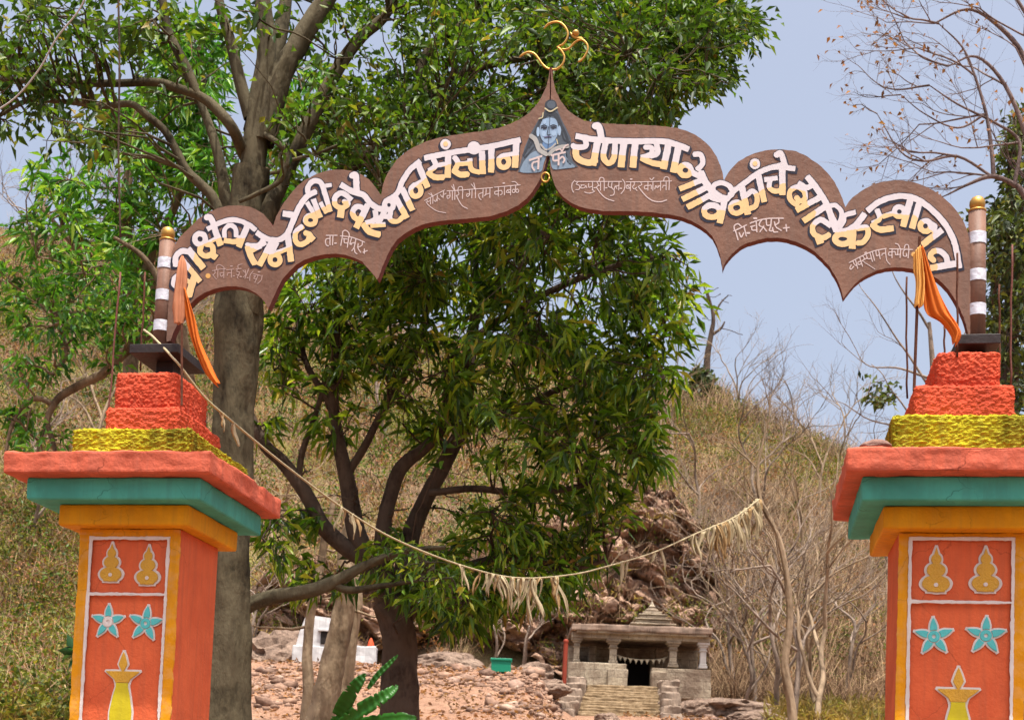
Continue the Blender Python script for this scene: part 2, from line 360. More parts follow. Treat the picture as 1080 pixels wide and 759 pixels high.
# --- big lettering, traced stroke by stroke: (origin, scale, default width, strokes, split line, shadow side)
k = 120/759; k2 = 140/759
def ring(cx, cy, r, r2=None, a0=0, a1=360, n=14):
    r2 = r2 or r
    return [(cx+r*math.cos(math.radians(a)), cy+r2*math.sin(math.radians(a))) for a in np.linspace(a0, a1, n)]
WORDS = [
 ((170,220), k, 40, -1, [(130,575),(165,440),(208,365),(238,262),(310,226),(400,196),(640,200)], [   # shri kshetra
  [(100,385),(98,325),(138,285),(190,292)], (48,[(178,270),(285,400)]), (40,[(135,335),(262,488)]), (34,[(128,438),(92,462),(84,505),(112,532)]), (50,[(228,445),(205,510),(183,588)]), (34,[(120,455),(190,490)]),
  (38,ring(261,204,36)), (40,[(268,240),(262,290),(298,318),(345,298),(340,250),(300,236)]), (46,[(340,308),(370,330)]), (30,[(305,232),(400,188)]), (44,[(352,120),(398,248)]), (42,[(300,62),(330,62),(362,140)]),
  (36,[(308,140),(380,102),(450,78),(520,82),(580,106),(632,146)]), (32,[(424,196),(426,140),(462,112),(498,138),(502,190)]), (38,[(420,212),(500,222),(532,190)]), (44,[(578,112),(518,258)])]),
 ((250,190), k, 40, -1, [(40,430),(130,462),(215,500),(300,470),(368,442),(376,362),(440,326),(450,245),(530,205),(640,150)], [  # ramdegi
  (40,[(130,350),(205,395),(285,398),(338,355),(376,270),(418,178),(470,108),(530,78)]), (36,[(182,375),(160,425),(112,440),(62,432)]), (44,[(72,440),(90,500),(122,562)]), (34,[(100,470),(160,440)]), (42,[(235,405),(150,572)]), (28,[(115,455),(196,420)]),
  (38,[(268,415),(225,500)]), (36,ring(255,532,34)), (34,[(262,488),(358,452)]), (44,[(338,362),(362,545)]),
  (44,[(306,225),(392,236)]), (38,[(440,308),(396,345),(390,400),(420,430),(468,412),(488,368),(452,352)]), (46,[(478,368),(512,402)]),
  (36,ring(492,268,34,30)), (32,[(466,150),(502,205),(522,258)]), (38,[(510,128),(556,252)]), (38,[(480,108),(474,50),(512,8),(562,22),(590,100),(622,212)]), (28,[(568,42),(632,34)]), (30,[(556,150),(598,222)])]),
 ((320,170), k, 40, -1, [(180,272),(300,268),(312,336),(398,372),(420,420),(560,420),(640,400)], [   # devasthan, first half
  (44,[(322,100),(350,100),(356,200)]), (42,[(248,158),(330,205),(402,228),(450,285),(505,318),(560,318)]), (38,[(322,262),(262,214),(214,240),(214,292),(258,314),(298,288),(268,268)]), (50,[(258,305),(246,378)]),
  (38,ring(368,346,38,42)), (46,[(432,290),(352,448)]), (38,[(478,328),(482,388),(415,416)]), (46,[(400,420),(440,470),(512,492)]), (34,[(448,432),(548,424)]), (40,[(545,330),(498,420)])]),
 ((380,140), k, 40, -1, [(100,610),(215,575),(300,470),(336,440),(330,395),(430,312),(480,262)], [   # devasthan, second half
  (36,ring(192,484,30)), (36,[(205,520),(200,580),(250,592),(300,548)]), (34,[(150,560),(205,560)]), (44,[(228,420),(312,572)]), (42,[(278,370),(350,520)]), (36,ring(372,388,34,38)), (30,[(372,345),(428,320)]), (44,[(380,195),(450,368)]), (38,[(166,462),(245,408),(280,330),(330,252),(402,190)])]),
 ((440,120), k, 40, -1, [(40,395),(240,330),(440,312),(700,275)], [   # sansthan
  (40,[(48,298),(250,258),(480,222),(690,176)]), (38,[(108,305),(124,348),(80,384)]), (42,[(72,392),(115,424),(180,426)]), (32,[(112,350),(205,335)]), (44,[(208,262),(204,428)]),
  (70,[(190,180),(190,232)]), (38,[(248,290),(272,330),(255,372)]), (42,[(240,376),(288,408),(342,404)]), (34,[(275,338),(362,330)]), (34,ring(380,230,28)), (36,[(352,300),(362,372),(420,394)]), (44,[(432,250),(438,404)]), (44,[(496,225),(494,394)]), (38,ring(578,322,34,38)), (32,[(575,280),(655,268)]), (46,[(662,180),(654,362)])]),
 ((595,110), k2, 38, 1, [(30,255),(200,282),(400,298),(660,336)], [   # yenarya
  (36,[(66,184),(200,206),(400,214),(560,214),(640,232),(714,260)]), (40,[(172,128),(200,130),(214,205)]), (34,[(122,205),(122,240),(78,248),(46,238)]), (40,[(66,244),(74,306),(138,336),(186,318)]), (42,[(194,205),(164,352)]),
  (36,[(238,218),(224,300),(252,338),(284,310),(292,220)]), (42,[(342,215),(326,362)]), (42,[(408,215),(392,364)]), (32,[(460,248),(498,250),(496,288),(440,306)]), (36,[(440,308),(500,336),(566,348)]), (34,[(528,225),(534,280),(492,300)]), (42,[(598,222),(568,372)]), (42,[(656,238),(624,392)])]),
 ((705,140), k, 40, -1, [(100,215),(150,258),(168,330),(188,392),(228,462),(225,515),(400,520),(398,490),(600,400),(640,372),(760,335)], [   # bhavikan
  (40,ring(113,252,38,36)), (38,[(168,146),(216,150),(228,205),(190,250)]), (50,[(215,262),(246,330),(292,392),(345,432)]), (42,[(150,262),(225,300)]), (40,[(235,312),(74,378)]), (42,[(265,362),(92,446)]), (42,[(290,412),(126,500)]),
  (42,ring(290,525,52,40)), (46,[(382,420),(342,605)]), (40,[(262,420),(330,448),(400,440)]), (36,[(306,425),(300,360),(350,336),(408,360),(424,410),(378,450)]),
  (38,[(408,418),(440,388),(520,328),(600,270),(680,236),(765,216)]), (38,ring(456,502,42,36)), (46,[(488,355),(530,548)]), (38,[(506,432),(560,392),(592,430),(582,488),(540,508)]), (44,[(598,280),(640,464)]), (70,[(577,184),(577,236)])]),
 ((760,150), k, 40, 1, [(240,330),(450,268),(520,262)], [    # che
  (38,[(290,190),(340,172),(400,168),(498,180)]), (34,[(292,252),(380,240)]), (36,[(330,256),(326,306),(368,330),(415,315)]), (46,[(412,180),(412,355)]), (42,[(368,92),(402,78),(430,160)])]),
 ((820,170), k, 40, -1, [(70,178),(188,200),(200,290),(262,342),(232,420),(360,484),(382,478),(640,438)], [   # hardik
  (44,[(196,104),(250,168),(306,250),(344,330),(372,420),(392,468)]), (38,[(138,148),(196,178),(240,158)]), (38,[(140,300),(88,262),(84,204),(130,174),(178,202),(184,252),(150,268),(122,240)]), (42,[(285,242),(125,330)]), (44,[(318,305),(172,402)]),
  (40,[(358,436),(290,392),(238,430),(242,484),(300,512),(348,490)]), (52,[(272,505),(288,552)]), (34,[(345,300),(388,298),(428,342),(418,402),(380,440)]), (34,[(522,342),(452,362),(440,402),(414,446)]), (40,[(345,330),(385,420)]),
  (44,ring(436,520,52,34)), (44,[(396,474),(470,462),(530,420),(582,352)]), (48,[(506,445),(498,585)]), (40,[(530,452),(592,444),(604,492),(570,540),(530,548)])]),
 ((900,190), k2, 38, 1, [(80,262),(180,192),(350,202),(408,250),(455,300),(460,350),(478,400),(480,520)], [   # svagat
  (36,[(80,178),(140,130),(220,100),(300,94),(380,120),(460,182),(530,262),(580,365),(606,505)]), (32,[(134,168),(150,222),(108,250)]), (38,[(104,252),(150,284),(230,276)]), (30,[(165,212),(232,188)]), (32,ring(262,182,28)), (40,[(328,105),(284,268)]), (40,[(378,130),(334,278)]),
  (34,ring(412,264,30)), (28,[(428,240),(468,266),(452,300)]), (40,[(508,285),(392,372)]), (40,[(590,478),(440,504)]), (34,[(538,488),(530,440),(496,408),(456,410),(440,438),(462,464)])]),
]
HG = .22
def ww_round(P, hw, s): return len(P) == 2 and hw > 30*s
def word(org, s, w, side, split, strokes, idx):
    segs = []
    for st in strokes:
        ww, P = st if isinstance(st, tuple) else (w, st)
        P = np.asarray(P, float)*s + org; segs.append((spline(P, 5), ww*s/2*(.93 if ww < 60 else 1)))
    A = np.vstack([p for p, _ in segs]); x0, y0 = A.min(0)-8; x1, y1 = A.max(0)+8
    X, Y = np.meshgrid(np.arange(x0, x1, HG), np.arange(y0, y1, HG)); phi = np.full(X.shape, 9.)
    for P, hw in segs:
        m = hw+4; i0, i1 = np.searchsorted(X[0], [P[:,0].min()-m, P[:,0].max()+m]); j0, j1 = np.searchsorted(Y[:,0], [P[:,1].min()-m, P[:,1].max()+m])
        sl = (slice(j0, j1), slice(i0, i1)); phi[sl] = np.minimum(phi[sl], np.hypot(X[sl]-P[:,0].mean(), Y[sl]-P[:,1].mean())-hw if ww_round(P, hw, s) else sd_stroke(X[sl], Y[sl], P, hw))
    g = split_sign(X, Y, np.asarray(split)*s + org); nz = np.c_[X.ravel()*.42, Y.ravel()*.42, np.full(X.size, idx*3.)]; nn_ = vnoise(nz, 3).reshape(X.shape)
    phi = phi+.28*nn_; g = g+.7*vnoise(nz*1.7, 9).reshape(X.shape)
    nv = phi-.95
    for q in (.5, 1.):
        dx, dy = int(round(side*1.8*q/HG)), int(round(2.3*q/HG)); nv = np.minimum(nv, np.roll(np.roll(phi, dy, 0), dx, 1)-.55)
    dz = .0003*(idx % 2)
    def put(nm, f, mat, d, th): fill(nm, [toL(L) for L in contours(f, x0, y0, HG)], mat, sign, d, th)
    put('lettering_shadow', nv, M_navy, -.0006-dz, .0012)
    put('lettering', np.maximum(phi, -g), M_white, -.0024-dz, .0014)
    put('lettering_base', np.maximum(phi, g), M_cream, -.0024-dz, .0014)
for i, (org, s, w, side, split, strokes) in enumerate(WORDS): word(org, s, w, side, split, strokes, i)

# --- the small hand-painted lines
a = 80/1080; b = 60/1080; c = 120/1080; e = 70/1080
SMALL = [
 ((210,265), a, 11, M_faded, [[(190,278),(250,266)],[(225,272),(226,315),(195,338)],[(203,338),(225,375),(250,398)],[(250,262),(380,250)],[(268,265),(266,378)],[(250,258),(255,205),(295,195),(345,222),(362,250)],[(298,320),(318,362),(346,330)],[(300,312),(352,305)],[(355,252),(352,378)],
  [(390,266),(490,256)],[(400,348),(414,312),(455,312)],[(462,258),(460,372)],(20,[(452,212),(470,212)]),(16,[(488,352),(502,352)]),[(525,256),(605,246)],[(546,256),(540,290),(576,300),(560,336),(530,330)],[(568,335),(546,365),(556,388)],[(556,244),(556,200),(612,184)],(18,[(584,362),(602,362)]),
  [(625,270),(640,290),(652,300)],[(655,265),(664,330),(630,372)],[(700,272),(652,388)],[(704,250),(690,290)],(14,[(684,378),(698,378)]),[(770,285),(728,340),(722,418)],[(768,322),(878,348)],[(775,352),(802,352),(780,386),(822,398)],[(842,340),(795,446)],(20,[(846,295),(864,295)]),[(898,342),(885,410),(834,462)]]),
 ((335,235), b, 20, M_small, [[(165,240),(372,240)],[(237,245),(235,420)],[(232,300),(166,310),(150,370),(170,425),(208,442)],[(292,245),(285,422)],(28,[(328,390),(354,390)]),[(435,250),(620,270),(755,312),(892,370)],[(472,255),(440,432)],[(474,252),(480,170),(530,145),(590,190),(606,270)],[(490,302),(565,312)],[(502,318),(512,380),(562,388)],[(592,275),(565,466)],
  [(645,290),(615,400),(648,412)],[(615,398),(700,378)],[(728,312),(690,490)],[(690,478),(650,532)],[(702,498),(710,560),(748,592)],[(852,370),(840,430),(780,462)],[(770,400),(766,480),(818,562)],[(865,562),(942,530)],[(888,500),(886,582)]]),
 ((440,185), c, 8, M_small, [(7,[(70,240),(165,190),(262,140)]),(7,[(84,250),(112,288),(190,340),(270,356)]),(7,[(92,232),(100,252),(118,244)]),(7,[(126,214),(126,276)]),(7,[(150,202),(148,268)]),(7,[(150,200),(108,172)]),(7,[(150,200),(130,168)]),(7,[(160,236),(174,250),(186,226)]),(7,[(191,188),(190,246)]),(7,[(198,216),(216,232)]),(7,[(222,184),(235,206),(247,194)]),(7,[(251,150),(246,216)]),(8,[(258,182),(274,172)]),
  [(284,150),(462,139)],[(308,156),(312,200),(290,222),(284,196),(306,192)],[(335,152),(334,234)],[(359,150),(357,230)],[(358,148),(328,104)],[(358,148),(344,88)],[(386,148),(396,180),(370,196)],(9,[(372,190),(396,240),(430,290),(476,316)]),[(433,148),(430,222)],[(433,145),(425,110),(395,114),(385,145)],
  [(470,137),(716,118)],[(494,140),(498,180),(478,204),(470,182),(494,176)],[(521,138),(519,216)],[(554,135),(553,214)],[(553,133),(514,84)],[(553,133),(538,74)],[(626,130),(623,212)],[(620,166),(586,180),(590,215),(607,232)],[(655,130),(652,180),(640,196)],[(645,186),(690,170)],[(691,122),(690,212)],
  [(734,114),(978,92)],[(771,112),(770,198)],[(768,150),(740,156),(738,180),(768,178)],[(774,150),(800,146),(806,175),(788,188)],[(829,108),(828,188)],(13,[(816,76),(829,75)]),[(885,140),(856,140),(850,164),(886,164)],[(888,104),(886,188)],[(856,142),(882,166)],ring(916,150,14,16),ring(950,148,14,16),[(934,98),(933,134)],[(962,94),(932,64),(900,62)]]),
 ((595,180), c, 8.5, M_small, [[(102,94),(76,125),(75,175),(90,208)],[(108,105),(292,105)],[(130,108),(116,130),(146,145),(140,180),(110,182)],[(166,138),(158,166),(188,166)],[(160,138),(192,140)],[(195,166),(205,144),(216,166)],[(232,124),(236,160),(266,150)],[(271,106),(268,188)],[(270,184),(286,200),(240,216),(194,205)],(12,[(284,165),(297,165)]),
  [(300,105),(404,105)],[(314,112),(325,140),(304,160)],(10,[(306,160),(345,215),(400,265),(472,290)]),[(320,145),(346,140)],[(346,106),(345,188)],[(381,105),(380,190)],[(379,104),(375,75),(345,68),(330,100)],(12,[(394,165),(406,165)]),[(424,108),(420,150),(456,166)],[(456,108),(450,160),(475,190),(470,230),(438,238)],[(414,105),(546,105)],[(476,178),(486,148),(501,176)],[(490,150),(518,145)],[(521,106),(518,188)],(12,[(532,170),(544,170)]),[(555,84),(576,120),(570,180),(540,220)],
  [(588,108),(758,108)],[(626,140),(596,140),(592,168),(628,168)],[(632,108),(628,192)],[(598,142),(624,166)],(13,[(630,82),(643,82)]),[(666,110),(665,135),(650,155),(664,176),(690,160)],[(674,170),(692,192)],[(726,110),(736,135),(704,152)],(11,[(705,154),(740,200),(790,255),(850,290),(920,296),(972,280)]),
  [(758,108),(1018,100)],[(796,106),(795,190)],[(793,145),(766,146),(765,175),(794,174)],[(798,145),(826,140),(826,176)],[(843,104),(842,188)],[(814,74),(830,90),(852,68)],[(860,176),(870,145),(886,166),(901,144)],[(886,150),(914,146)],[(916,104),(915,188)],[(934,162),(944,142),(966,146)],[(968,104),(968,184)],[(999,102),(995,184)],[(998,100),(990,66),(956,65),(944,96)]]),
 ((770,222), e, 23, M_small, [[(60,335),(160,292),(266,238)],[(86,325),(130,478)],[(70,312),(70,250),(130,220),(192,272)],[(150,365),(182,435),(222,365)],[(226,262),(265,418)],(34,[(282,368),(314,368)]),[(328,210),(450,165),(600,135),(735,128),(866,130)],[(335,266),(402,250)],[(352,270),(360,320),(428,320)],[(426,185),(436,350)],(36,[(392,130),(426,130)]),
  [(512,160),(480,205),(478,250),(540,272)],[(486,348),(548,258)],[(540,268),(592,338)],[(588,150),(600,240),(660,238)],[(672,148),(660,262)],[(662,260),(640,325),(690,330),(692,282)],[(690,290),(712,350),(772,350)],[(792,138),(790,200),(730,242)],[(722,188),(748,270),(832,326)],[(868,290),(962,280)],[(910,232),(920,338)]]),
 ((890,250), a, 15, M_small, [[(78,366),(250,275),(420,202),(602,165)],[(104,398),(86,440),(102,460),(142,418)],[(130,348),(150,390),(182,410)],[(164,320),(196,448)],[(240,345),(202,360),(212,396),(256,374)],[(224,288),(266,418)],[(268,272),(290,310),(258,345)],(11,[(264,338),(330,385),(442,458)]),[(282,325),(335,300)],[(320,262),(342,312),(388,304)],ring(314,232,14),[(370,222),(406,348)],[(404,208),(436,334)],[(455,200),(466,266),(506,254)],[(494,182),(516,312)],[(540,262),(555,236),(584,234)],(13,[(590,168),(604,310),(620,350),(658,392)]),
  [(650,170),(978,180)],[(686,168),(685,298)],[(682,215),(642,220),(640,260),(682,260)],[(690,215),(726,210),(736,256)],[(770,170),(766,240),(750,256)],[(755,256),(806,245)],[(811,168),(800,294)],[(802,166),(776,110),(734,94)],[(872,180),(846,210),(850,270),(892,272),(890,238)],[(926,178),(914,298)],[(926,176),(915,115),(876,115),(860,160)]]),
]
for org, s, w, mat, strokes in SMALL:
    segs = []
    for st in strokes:
        ww, P = st if isinstance(st, tuple) else (w, st)
        segs.append((spline(np.asarray(P, float)*s+org, 5), ww*s/2*.9))
    A = np.vstack([p for p, _ in segs]); x0, y0 = A.min(0)-2; x1, y1 = A.max(0)+2; h = .11
    X, Y = np.meshgrid(np.arange(x0, x1, h), np.arange(y0, y1, h)); phi = np.full(X.shape, 9.)
    for P, hw in segs:
        m = hw+1.5; i0, i1 = np.searchsorted(X[0], [P[:,0].min()-m, P[:,0].max()+m]); j0, j1 = np.searchsorted(Y[:,0], [P[:,1].min()-m, P[:,1].max()+m])
        sl_ = (slice(j0, j1), slice(i0, i1)); phi[sl_] = np.minimum(phi[sl_], sd_stroke(X[sl_], Y[sl_], P, hw, False))
    fill('small_lettering', [toL(L) for L in contours(phi, x0, y0, h)], mat, sign, -.0006, .0012)
def dot(px, py, r, mat, nm, d=-.0006):
    fill(nm, [toL([(px+r*math.cos(t), py+r*math.sin(t)) for t in np.linspace(0, 6.28, 20)[:-1]])], mat, sign, d, .0012)
M_must = plain('mustard_paint', lin(196,150,84), .5)
for q in ((219.5,291), (963.6,268.3)): dot(*q, 2.6, M_must, 'bolt_cover')
for q in ((470.1,152.2), (796.3,173)): dot(q[0], q[1], 2.6, M_cream, 'lettering_base', -.0042)

# --- the painted blue-faced figure at the peak
pk = 70/590; po = np.array([545,100])
pm = {n: paint(n, lin(*c), .5, .6, .1) for n, c in dict(slate_paint=(72,82,94), dark_hair_paint=(44,50,60), blue_skin_paint=(134,160,188), pale_blue_paint=(150,176,204), grey_body_paint=(116,136,156), garland_paint=(158,158,156), crescent_paint=(196,186,150), ink_paint=(34,38,54), lip_paint=(96,84,120), shade_blue_paint=(92,124,164)).items()}
port = fill('painted_portrait', [toL(np.array(L)*pk+po) for L in (
  [(293,46),(258,75),(247,150),(190,230),(122,350),(70,470),(40,590),(12,688),(100,702),(216,690),(240,610),(258,560),(275,535),(293,520)],
  [(299,46),(352,75),(364,140),(400,225),(440,300),(480,385),(488,470),(470,520),(500,590),(545,640),(450,660),(325,670),(300,600),(286,540),(299,520)])], pm['slate_paint'], sign, -.0006, .0012)
def pshape(nm, mat, polys, d, half=True):
    Ls = []
    for p in polys:
        q = spline(np.vstack([p, p[:1]]), 4)[:-1] if len(p) > 4 else np.array(p, float)
        Ls.append(toL(q*pk+po))
    o = fill(nm, Ls, pm[mat], sign, d, .001); o.parent = port
def pstroke(nm, mat, strokes, d):
    h = .12; segs = [(spline(np.asarray(P, float)*pk+po, 5), w*pk/2) for w, P in strokes]; A = np.vstack([p for p, _ in segs])
    x0, y0 = A.min(0)-4; x1, y1 = A.max(0)+4; X, Y = np.meshgrid(np.arange(x0, x1, h), np.arange(y0, y1, h)); phi = np.full(X.shape, 9.)
    for P, hw in segs: phi = np.minimum(phi, sd_stroke(X, Y, P, hw, False))
    o = fill(nm, [toL(L) for L in contours(phi, x0, y0, h)], pm[mat], sign, d, .001); o.parent = port
pshape('body', 'grey_body_paint', [[(60,600),(130,520),(205,500),(258,548),(240,610),(216,684),(110,695),(30,684)], [(300,540),(360,500),(440,520),(462,590),(520,642),(440,655),(328,664),(302,600)]], -.0017)
pstroke('hair', 'dark_hair_paint', [(22,[(222,215),(190,270),(160,340),(120,400),(90,480),(60,540)]),(18,[(180,300),(150,400),(110,470)]),(24,[(375,215),(400,280),(430,340),(455,420),(445,480)]),(16,[(400,330),(420,400),(470,420)]),(40,[(225,235),(255,180),(300,165),(345,180),(370,235)]),(14,[(440,520),(452,590),(480,620)]),(12,[(70,560),(110,520),(150,470)])], -.0017)
pshape('hair_bun', 'dark_hair_paint', [ring(304,95,54,50)[:-1]], -.0017)
pshape('hair_bun', 'slate_paint', [ring(308,92,38,36)[:-1]], -.0028)
pshape('neck', 'shade_blue_paint', [[(238,405),(345,405),(350,455),(300,500),(262,500),(230,450)]], -.0028)
pshape('ear', 'pale_blue_paint', [ring(190,332,14,42)[:-1]], -.0028); pshape('ear', 'pale_blue_paint', [ring(380,322,14,44)[:-1]], -.0028)
pshape('face', 'blue_skin_paint', [[(232,222),(290,208),(345,220),(368,280),(364,350),(338,410),(300,438),(262,436),(226,404),(208,350),(208,285)]], -.0039)
pshape('brow_light', 'pale_blue_paint', [ring(248,245,14,20)[:-1]], -.005); pshape('cheek', 'pale_blue_paint', [ring(330,345,22,26)[:-1]], -.005); pshape('cheek', 'pale_blue_paint', [ring(240,350,18,24)[:-1]], -.005)
pstroke('face_line', 'ink_paint', [(9,[(220,300),(242,290),(268,300)]),(9,[(305,296),(328,288),(352,296)]),(13,[(240,305),(254,305)]),(13,[(318,302),(332,302)]),(7,[(218,284),(245,274),(272,286)]),(7,[(300,282),(328,272),(356,282)]),(6,[(284,290),(272,350),(284,362),(300,356)]),(5,[(248,384),(308,380)])], -.0062)
pstroke('lip', 'lip_paint', [(12,[(252,382),(278,378),(306,380)])], -.005)
pstroke('garland', 'garland_paint', [(40,[(130,372),(165,400),(185,450),(205,495),(262,530)]),(34,[(452,462),(390,468),(330,492),(292,530)]),(16,[(215,445),(255,490),(300,480),(345,440)])], -.005)
pstroke('crescent', 'crescent_paint', [(11,[(253,125),(300,152),(362,118)])], -.005); pstroke('crescent', 'crescent_paint', [(9,[(236,165),(228,205),(198,216)])], -.005); pstroke('earring', 'crescent_paint', [(8,[(356,400),(366,440)])], -.005); pstroke('seam', 'ink_paint', [(4,[(296,205),(290,330),(277,520)])], -.0067)
for nm_, q_ in (('small_lettering', [(17,[(112,588),(228,548)]),(17,[(197,560),(192,668)]),(15,[(192,596),(146,610),(140,648),(162,680)])]), ('small_lettering', [(17,[(305,545),(436,515)]),(17,[(374,530),(373,634)]),(15,[(326,545),(328,588),(368,588)]),(15,[(378,578),(408,556),(426,582),(412,612)]),(13,[(402,512),(432,462),(462,448)]),(12,[(402,512),(388,488),(348,500)])])):
    h = .11; segs = [(spline(np.asarray(P, float)*pk+po, 5), w*pk/2) for w, P in q_]; A = np.vstack([p for p, _ in segs]); x0, y0 = A.min(0)-3; x1, y1 = A.max(0)+3
    X, Y = np.meshgrid(np.arange(x0, x1, h), np.arange(y0, y1, h)); phi = np.full(X.shape, 9.)
    for P, hw in segs: phi = np.minimum(phi, sd_stroke(X, Y, P, hw))
    fill(nm_, [toL(L) for L in contours(phi, x0, y0, h)], M_small, sign, -.0073, .001)

# --- gilded om on the peak, welded wire
ok_ = 90/976; oo = np.array([540,10])
mb = MB()
for P in ([(357,195),(400,145),(470,117),(545,125),(605,180),(632,250),(615,320),(570,375),(505,400)], [(505,400),(545,430),(580,480),(592,530),(575,590),(530,640),(475,662),(400,650),(340,600),(290,530),(245,480),(180,462),(120,485),(75,520)],
          [(545,425),(600,432),(650,415),(690,370),(740,330),(800,322),(850,370),(860,430),(830,500),(790,550),(745,575)], [(660,235),(690,280),(740,300),(805,300)]):
    L = spline(toL(np.array(P, float)*ok_+oo), 6); n = len(L); r = .0072*np.clip(np.minimum(np.arange(n)+1.5, n-np.arange(n)+.5)/4, .55, 1)
    mb.tube(np.stack([L[:,0], np.full(n, .03), L[:,1]], 1), r, 8)
om = mb.build('om_emblem', M_gold, sign, True)
mb = MB(); q = toL(np.array([[722,245]])*ok_+oo)[0]
mb.lathe([(.001,q[1]-.024),(.018,q[1]-.014),(.025,q[1]),(.018,q[1]+.014),(.001,q[1]+.024)], q[0], .03, 12); t_ = mb.build('bindu', M_gold, sign, True); t_.parent = om
mb = MB(); q = toL([(580.3,73),(580.5,96)]); mb.tube([(q[0][0],.03,q[0][1]+.02),(q[1][0],.03,q[1][1])], .012, 8); mb.build('emblem_stem', M_edge, sign)
# fastening ring where the two halves meet
L = toL(np.array(ring(575.5,188,4.2,4.8,n=17))); mb = MB(); mb.tube(np.stack([L[:,0], np.full(17,-.012), L[:,1]],1), .006, 6); mb.build('lock_ring', M_gold, sign, True)

# --- end poles
def pole(pbase, ptop, bands):
    B = np.array([*toL([pbase])[0]]); T = toL([ptop])[0]; ax = np.array([T[0]-B[0], 0, T[1]-B[1]]); Lg = np.linalg.norm(ax); ax /= Lg; r = .052
    B3 = np.array([B[0], .03, B[1]])
    mb = MB(); mb.tube([B3, B3+ax*Lg*.5, B3+ax*Lg], r, 20); p = mb.build('pole', M_board, sign, False)
    for f in p.data.polygons: f.use_smooth = len(f.vertices) == 4
    for z in bands:
        mb = MB(); c0 = B3+ax*z*Lg; mb.tube([c0-ax*.036, c0+ax*.036], r+.003, 20, cap=False); bnd = mb.build('silver_band', M_silver, p, True); bnd.parent = p
    mb = MB(); tp = B3+ax*Lg
    mb.lathe([(.05,0),(.055,.004),(.055,.012),(.034,.016),(.042,.026),(.048,.047),(.046,.07),(.034,.09),(.016,.099),(.002,.101)], 0, 0, 18)
    bl = mb.build('ball_finial', M_gold, p, True); bl.location = tp
    return p
pole((166.5,374), (174.8,253), [.255,.52,.8]); pole((1031,358), (1031.5,222), [.235,.5,.79])
# ============================================================ the two gate pillars
M_or = paint('orange_wall_paint', lin(204,98,60), .5, .75, .4, 45, .15, lin(166,64,38), .5)
M_or2 = paint('coral_slab_paint', lin(196,98,74), .75, .8, .6, 30, .1, lin(140,66,50), .9, 1)
M_teal = paint('turquoise_slab_paint', lin(76,160,146), .5, .75, .4, 30, .12, lin(48,110,98), .8, 1)
M_yel = paint('marigold_paint', lin(210,144,18), .5, .7, .35, 35, .15, lin(170,104,8), .5, 1)
M_lime = paint('mustard_ledge_paint', lin(180,170,40), .9, .95, 1, 90, .05, lin(66,64,24))
M_stuc = paint('rough_stucco_paint', lin(200,84,58), .6, .95, 1, 80, .1, lin(150,52,36))
M_wl = paint('white_line_paint', lin(206,198,194), .4, .6, .2)
M_gd = paint('gold_motif_paint', lin(196,150,38), .5, .5, .5, 90, .4, lin(160,116,28))
M_tq = paint('turquoise_motif_paint', lin(82,178,180), .3, .5, .3)
M_ly = paint('lemon_vase_paint', lin(190,176,30), .3, .5, .2)
M_rust = barkmat('rusted_iron', lin(70,44,36), lin(96,62,48), 20, .3)
M_rustred = paint('red_rust_paint', lin(104,62,54), .6, .8, .3)

def relief(parent, name, mat, phi_fn, box, d, thick, h=.0022, bev=.0015):
    x0, x1, z0, z1 = box; X, Z = np.meshgrid(np.arange(x0, x1, h), np.arange(z0, z1, h)); f = phi_fn(X, Z)
    Ls = contours(f, x0, z0, h)
    return fill(name, Ls, mat, parent, d, thick, bev) if Ls else None
def wob(X, Z, a, s):
    P = np.c_[X.ravel(), Z.ravel(), np.full(X.size, s*1.37)]; return a*(1.1*vnoise(P*[16,16,1], 4)+.8*vnoise(P*[55,55,1], 5)).reshape(X.shape)
def pillar(name, x0, x1, frame, motif, label, seed, yedge, slabs):
    """x0..x1: the shaft in gate axes; frame: white frame rectangle (u0,u1,ztop)"""
    cx = (x0+x1)/2; w = x1-x0; dp = .64
    root = empty(name, gate(cx, dp/2, 0), -YAW, label, 'gate pillar')
    fd = -dp/2                                                    # local depth of the front face
    def block(nm, a0, a1, d0, d1, z0, z1, mat, bev=.014, amp=.008, fr=7, cuts=22):
        mb = MB(); mb.box(a0-cx, a1-cx, d0-dp/2, d1-dp/2, z0, z1, bev, 3); mb.subdiv_noise(cuts, amp, fr, seed)
        return mb.build(nm, mat, root, True)
    block('shaft', x0, x1, 0, dp, 0, 3.345, M_or, .012, .004, 4, 18)
    (s0, s1), (t0, t1), (y0, y1) = slabs; ov = .36
    cap = block('cornice_slab', y0, y1, -.12, dp+.12, 3.345, 3.482, M_yel, .02, .006)
    block('cornice_slab', t0, t1, -.25, dp+.25, 3.482, 3.624, M_teal, .02, .006)
    block('cornice_slab', s0, s1, -ov, dp+ov, 3.624, 3.766, M_or2, .02, .016, 9, 30)
    return root, cx, fd, dp, block
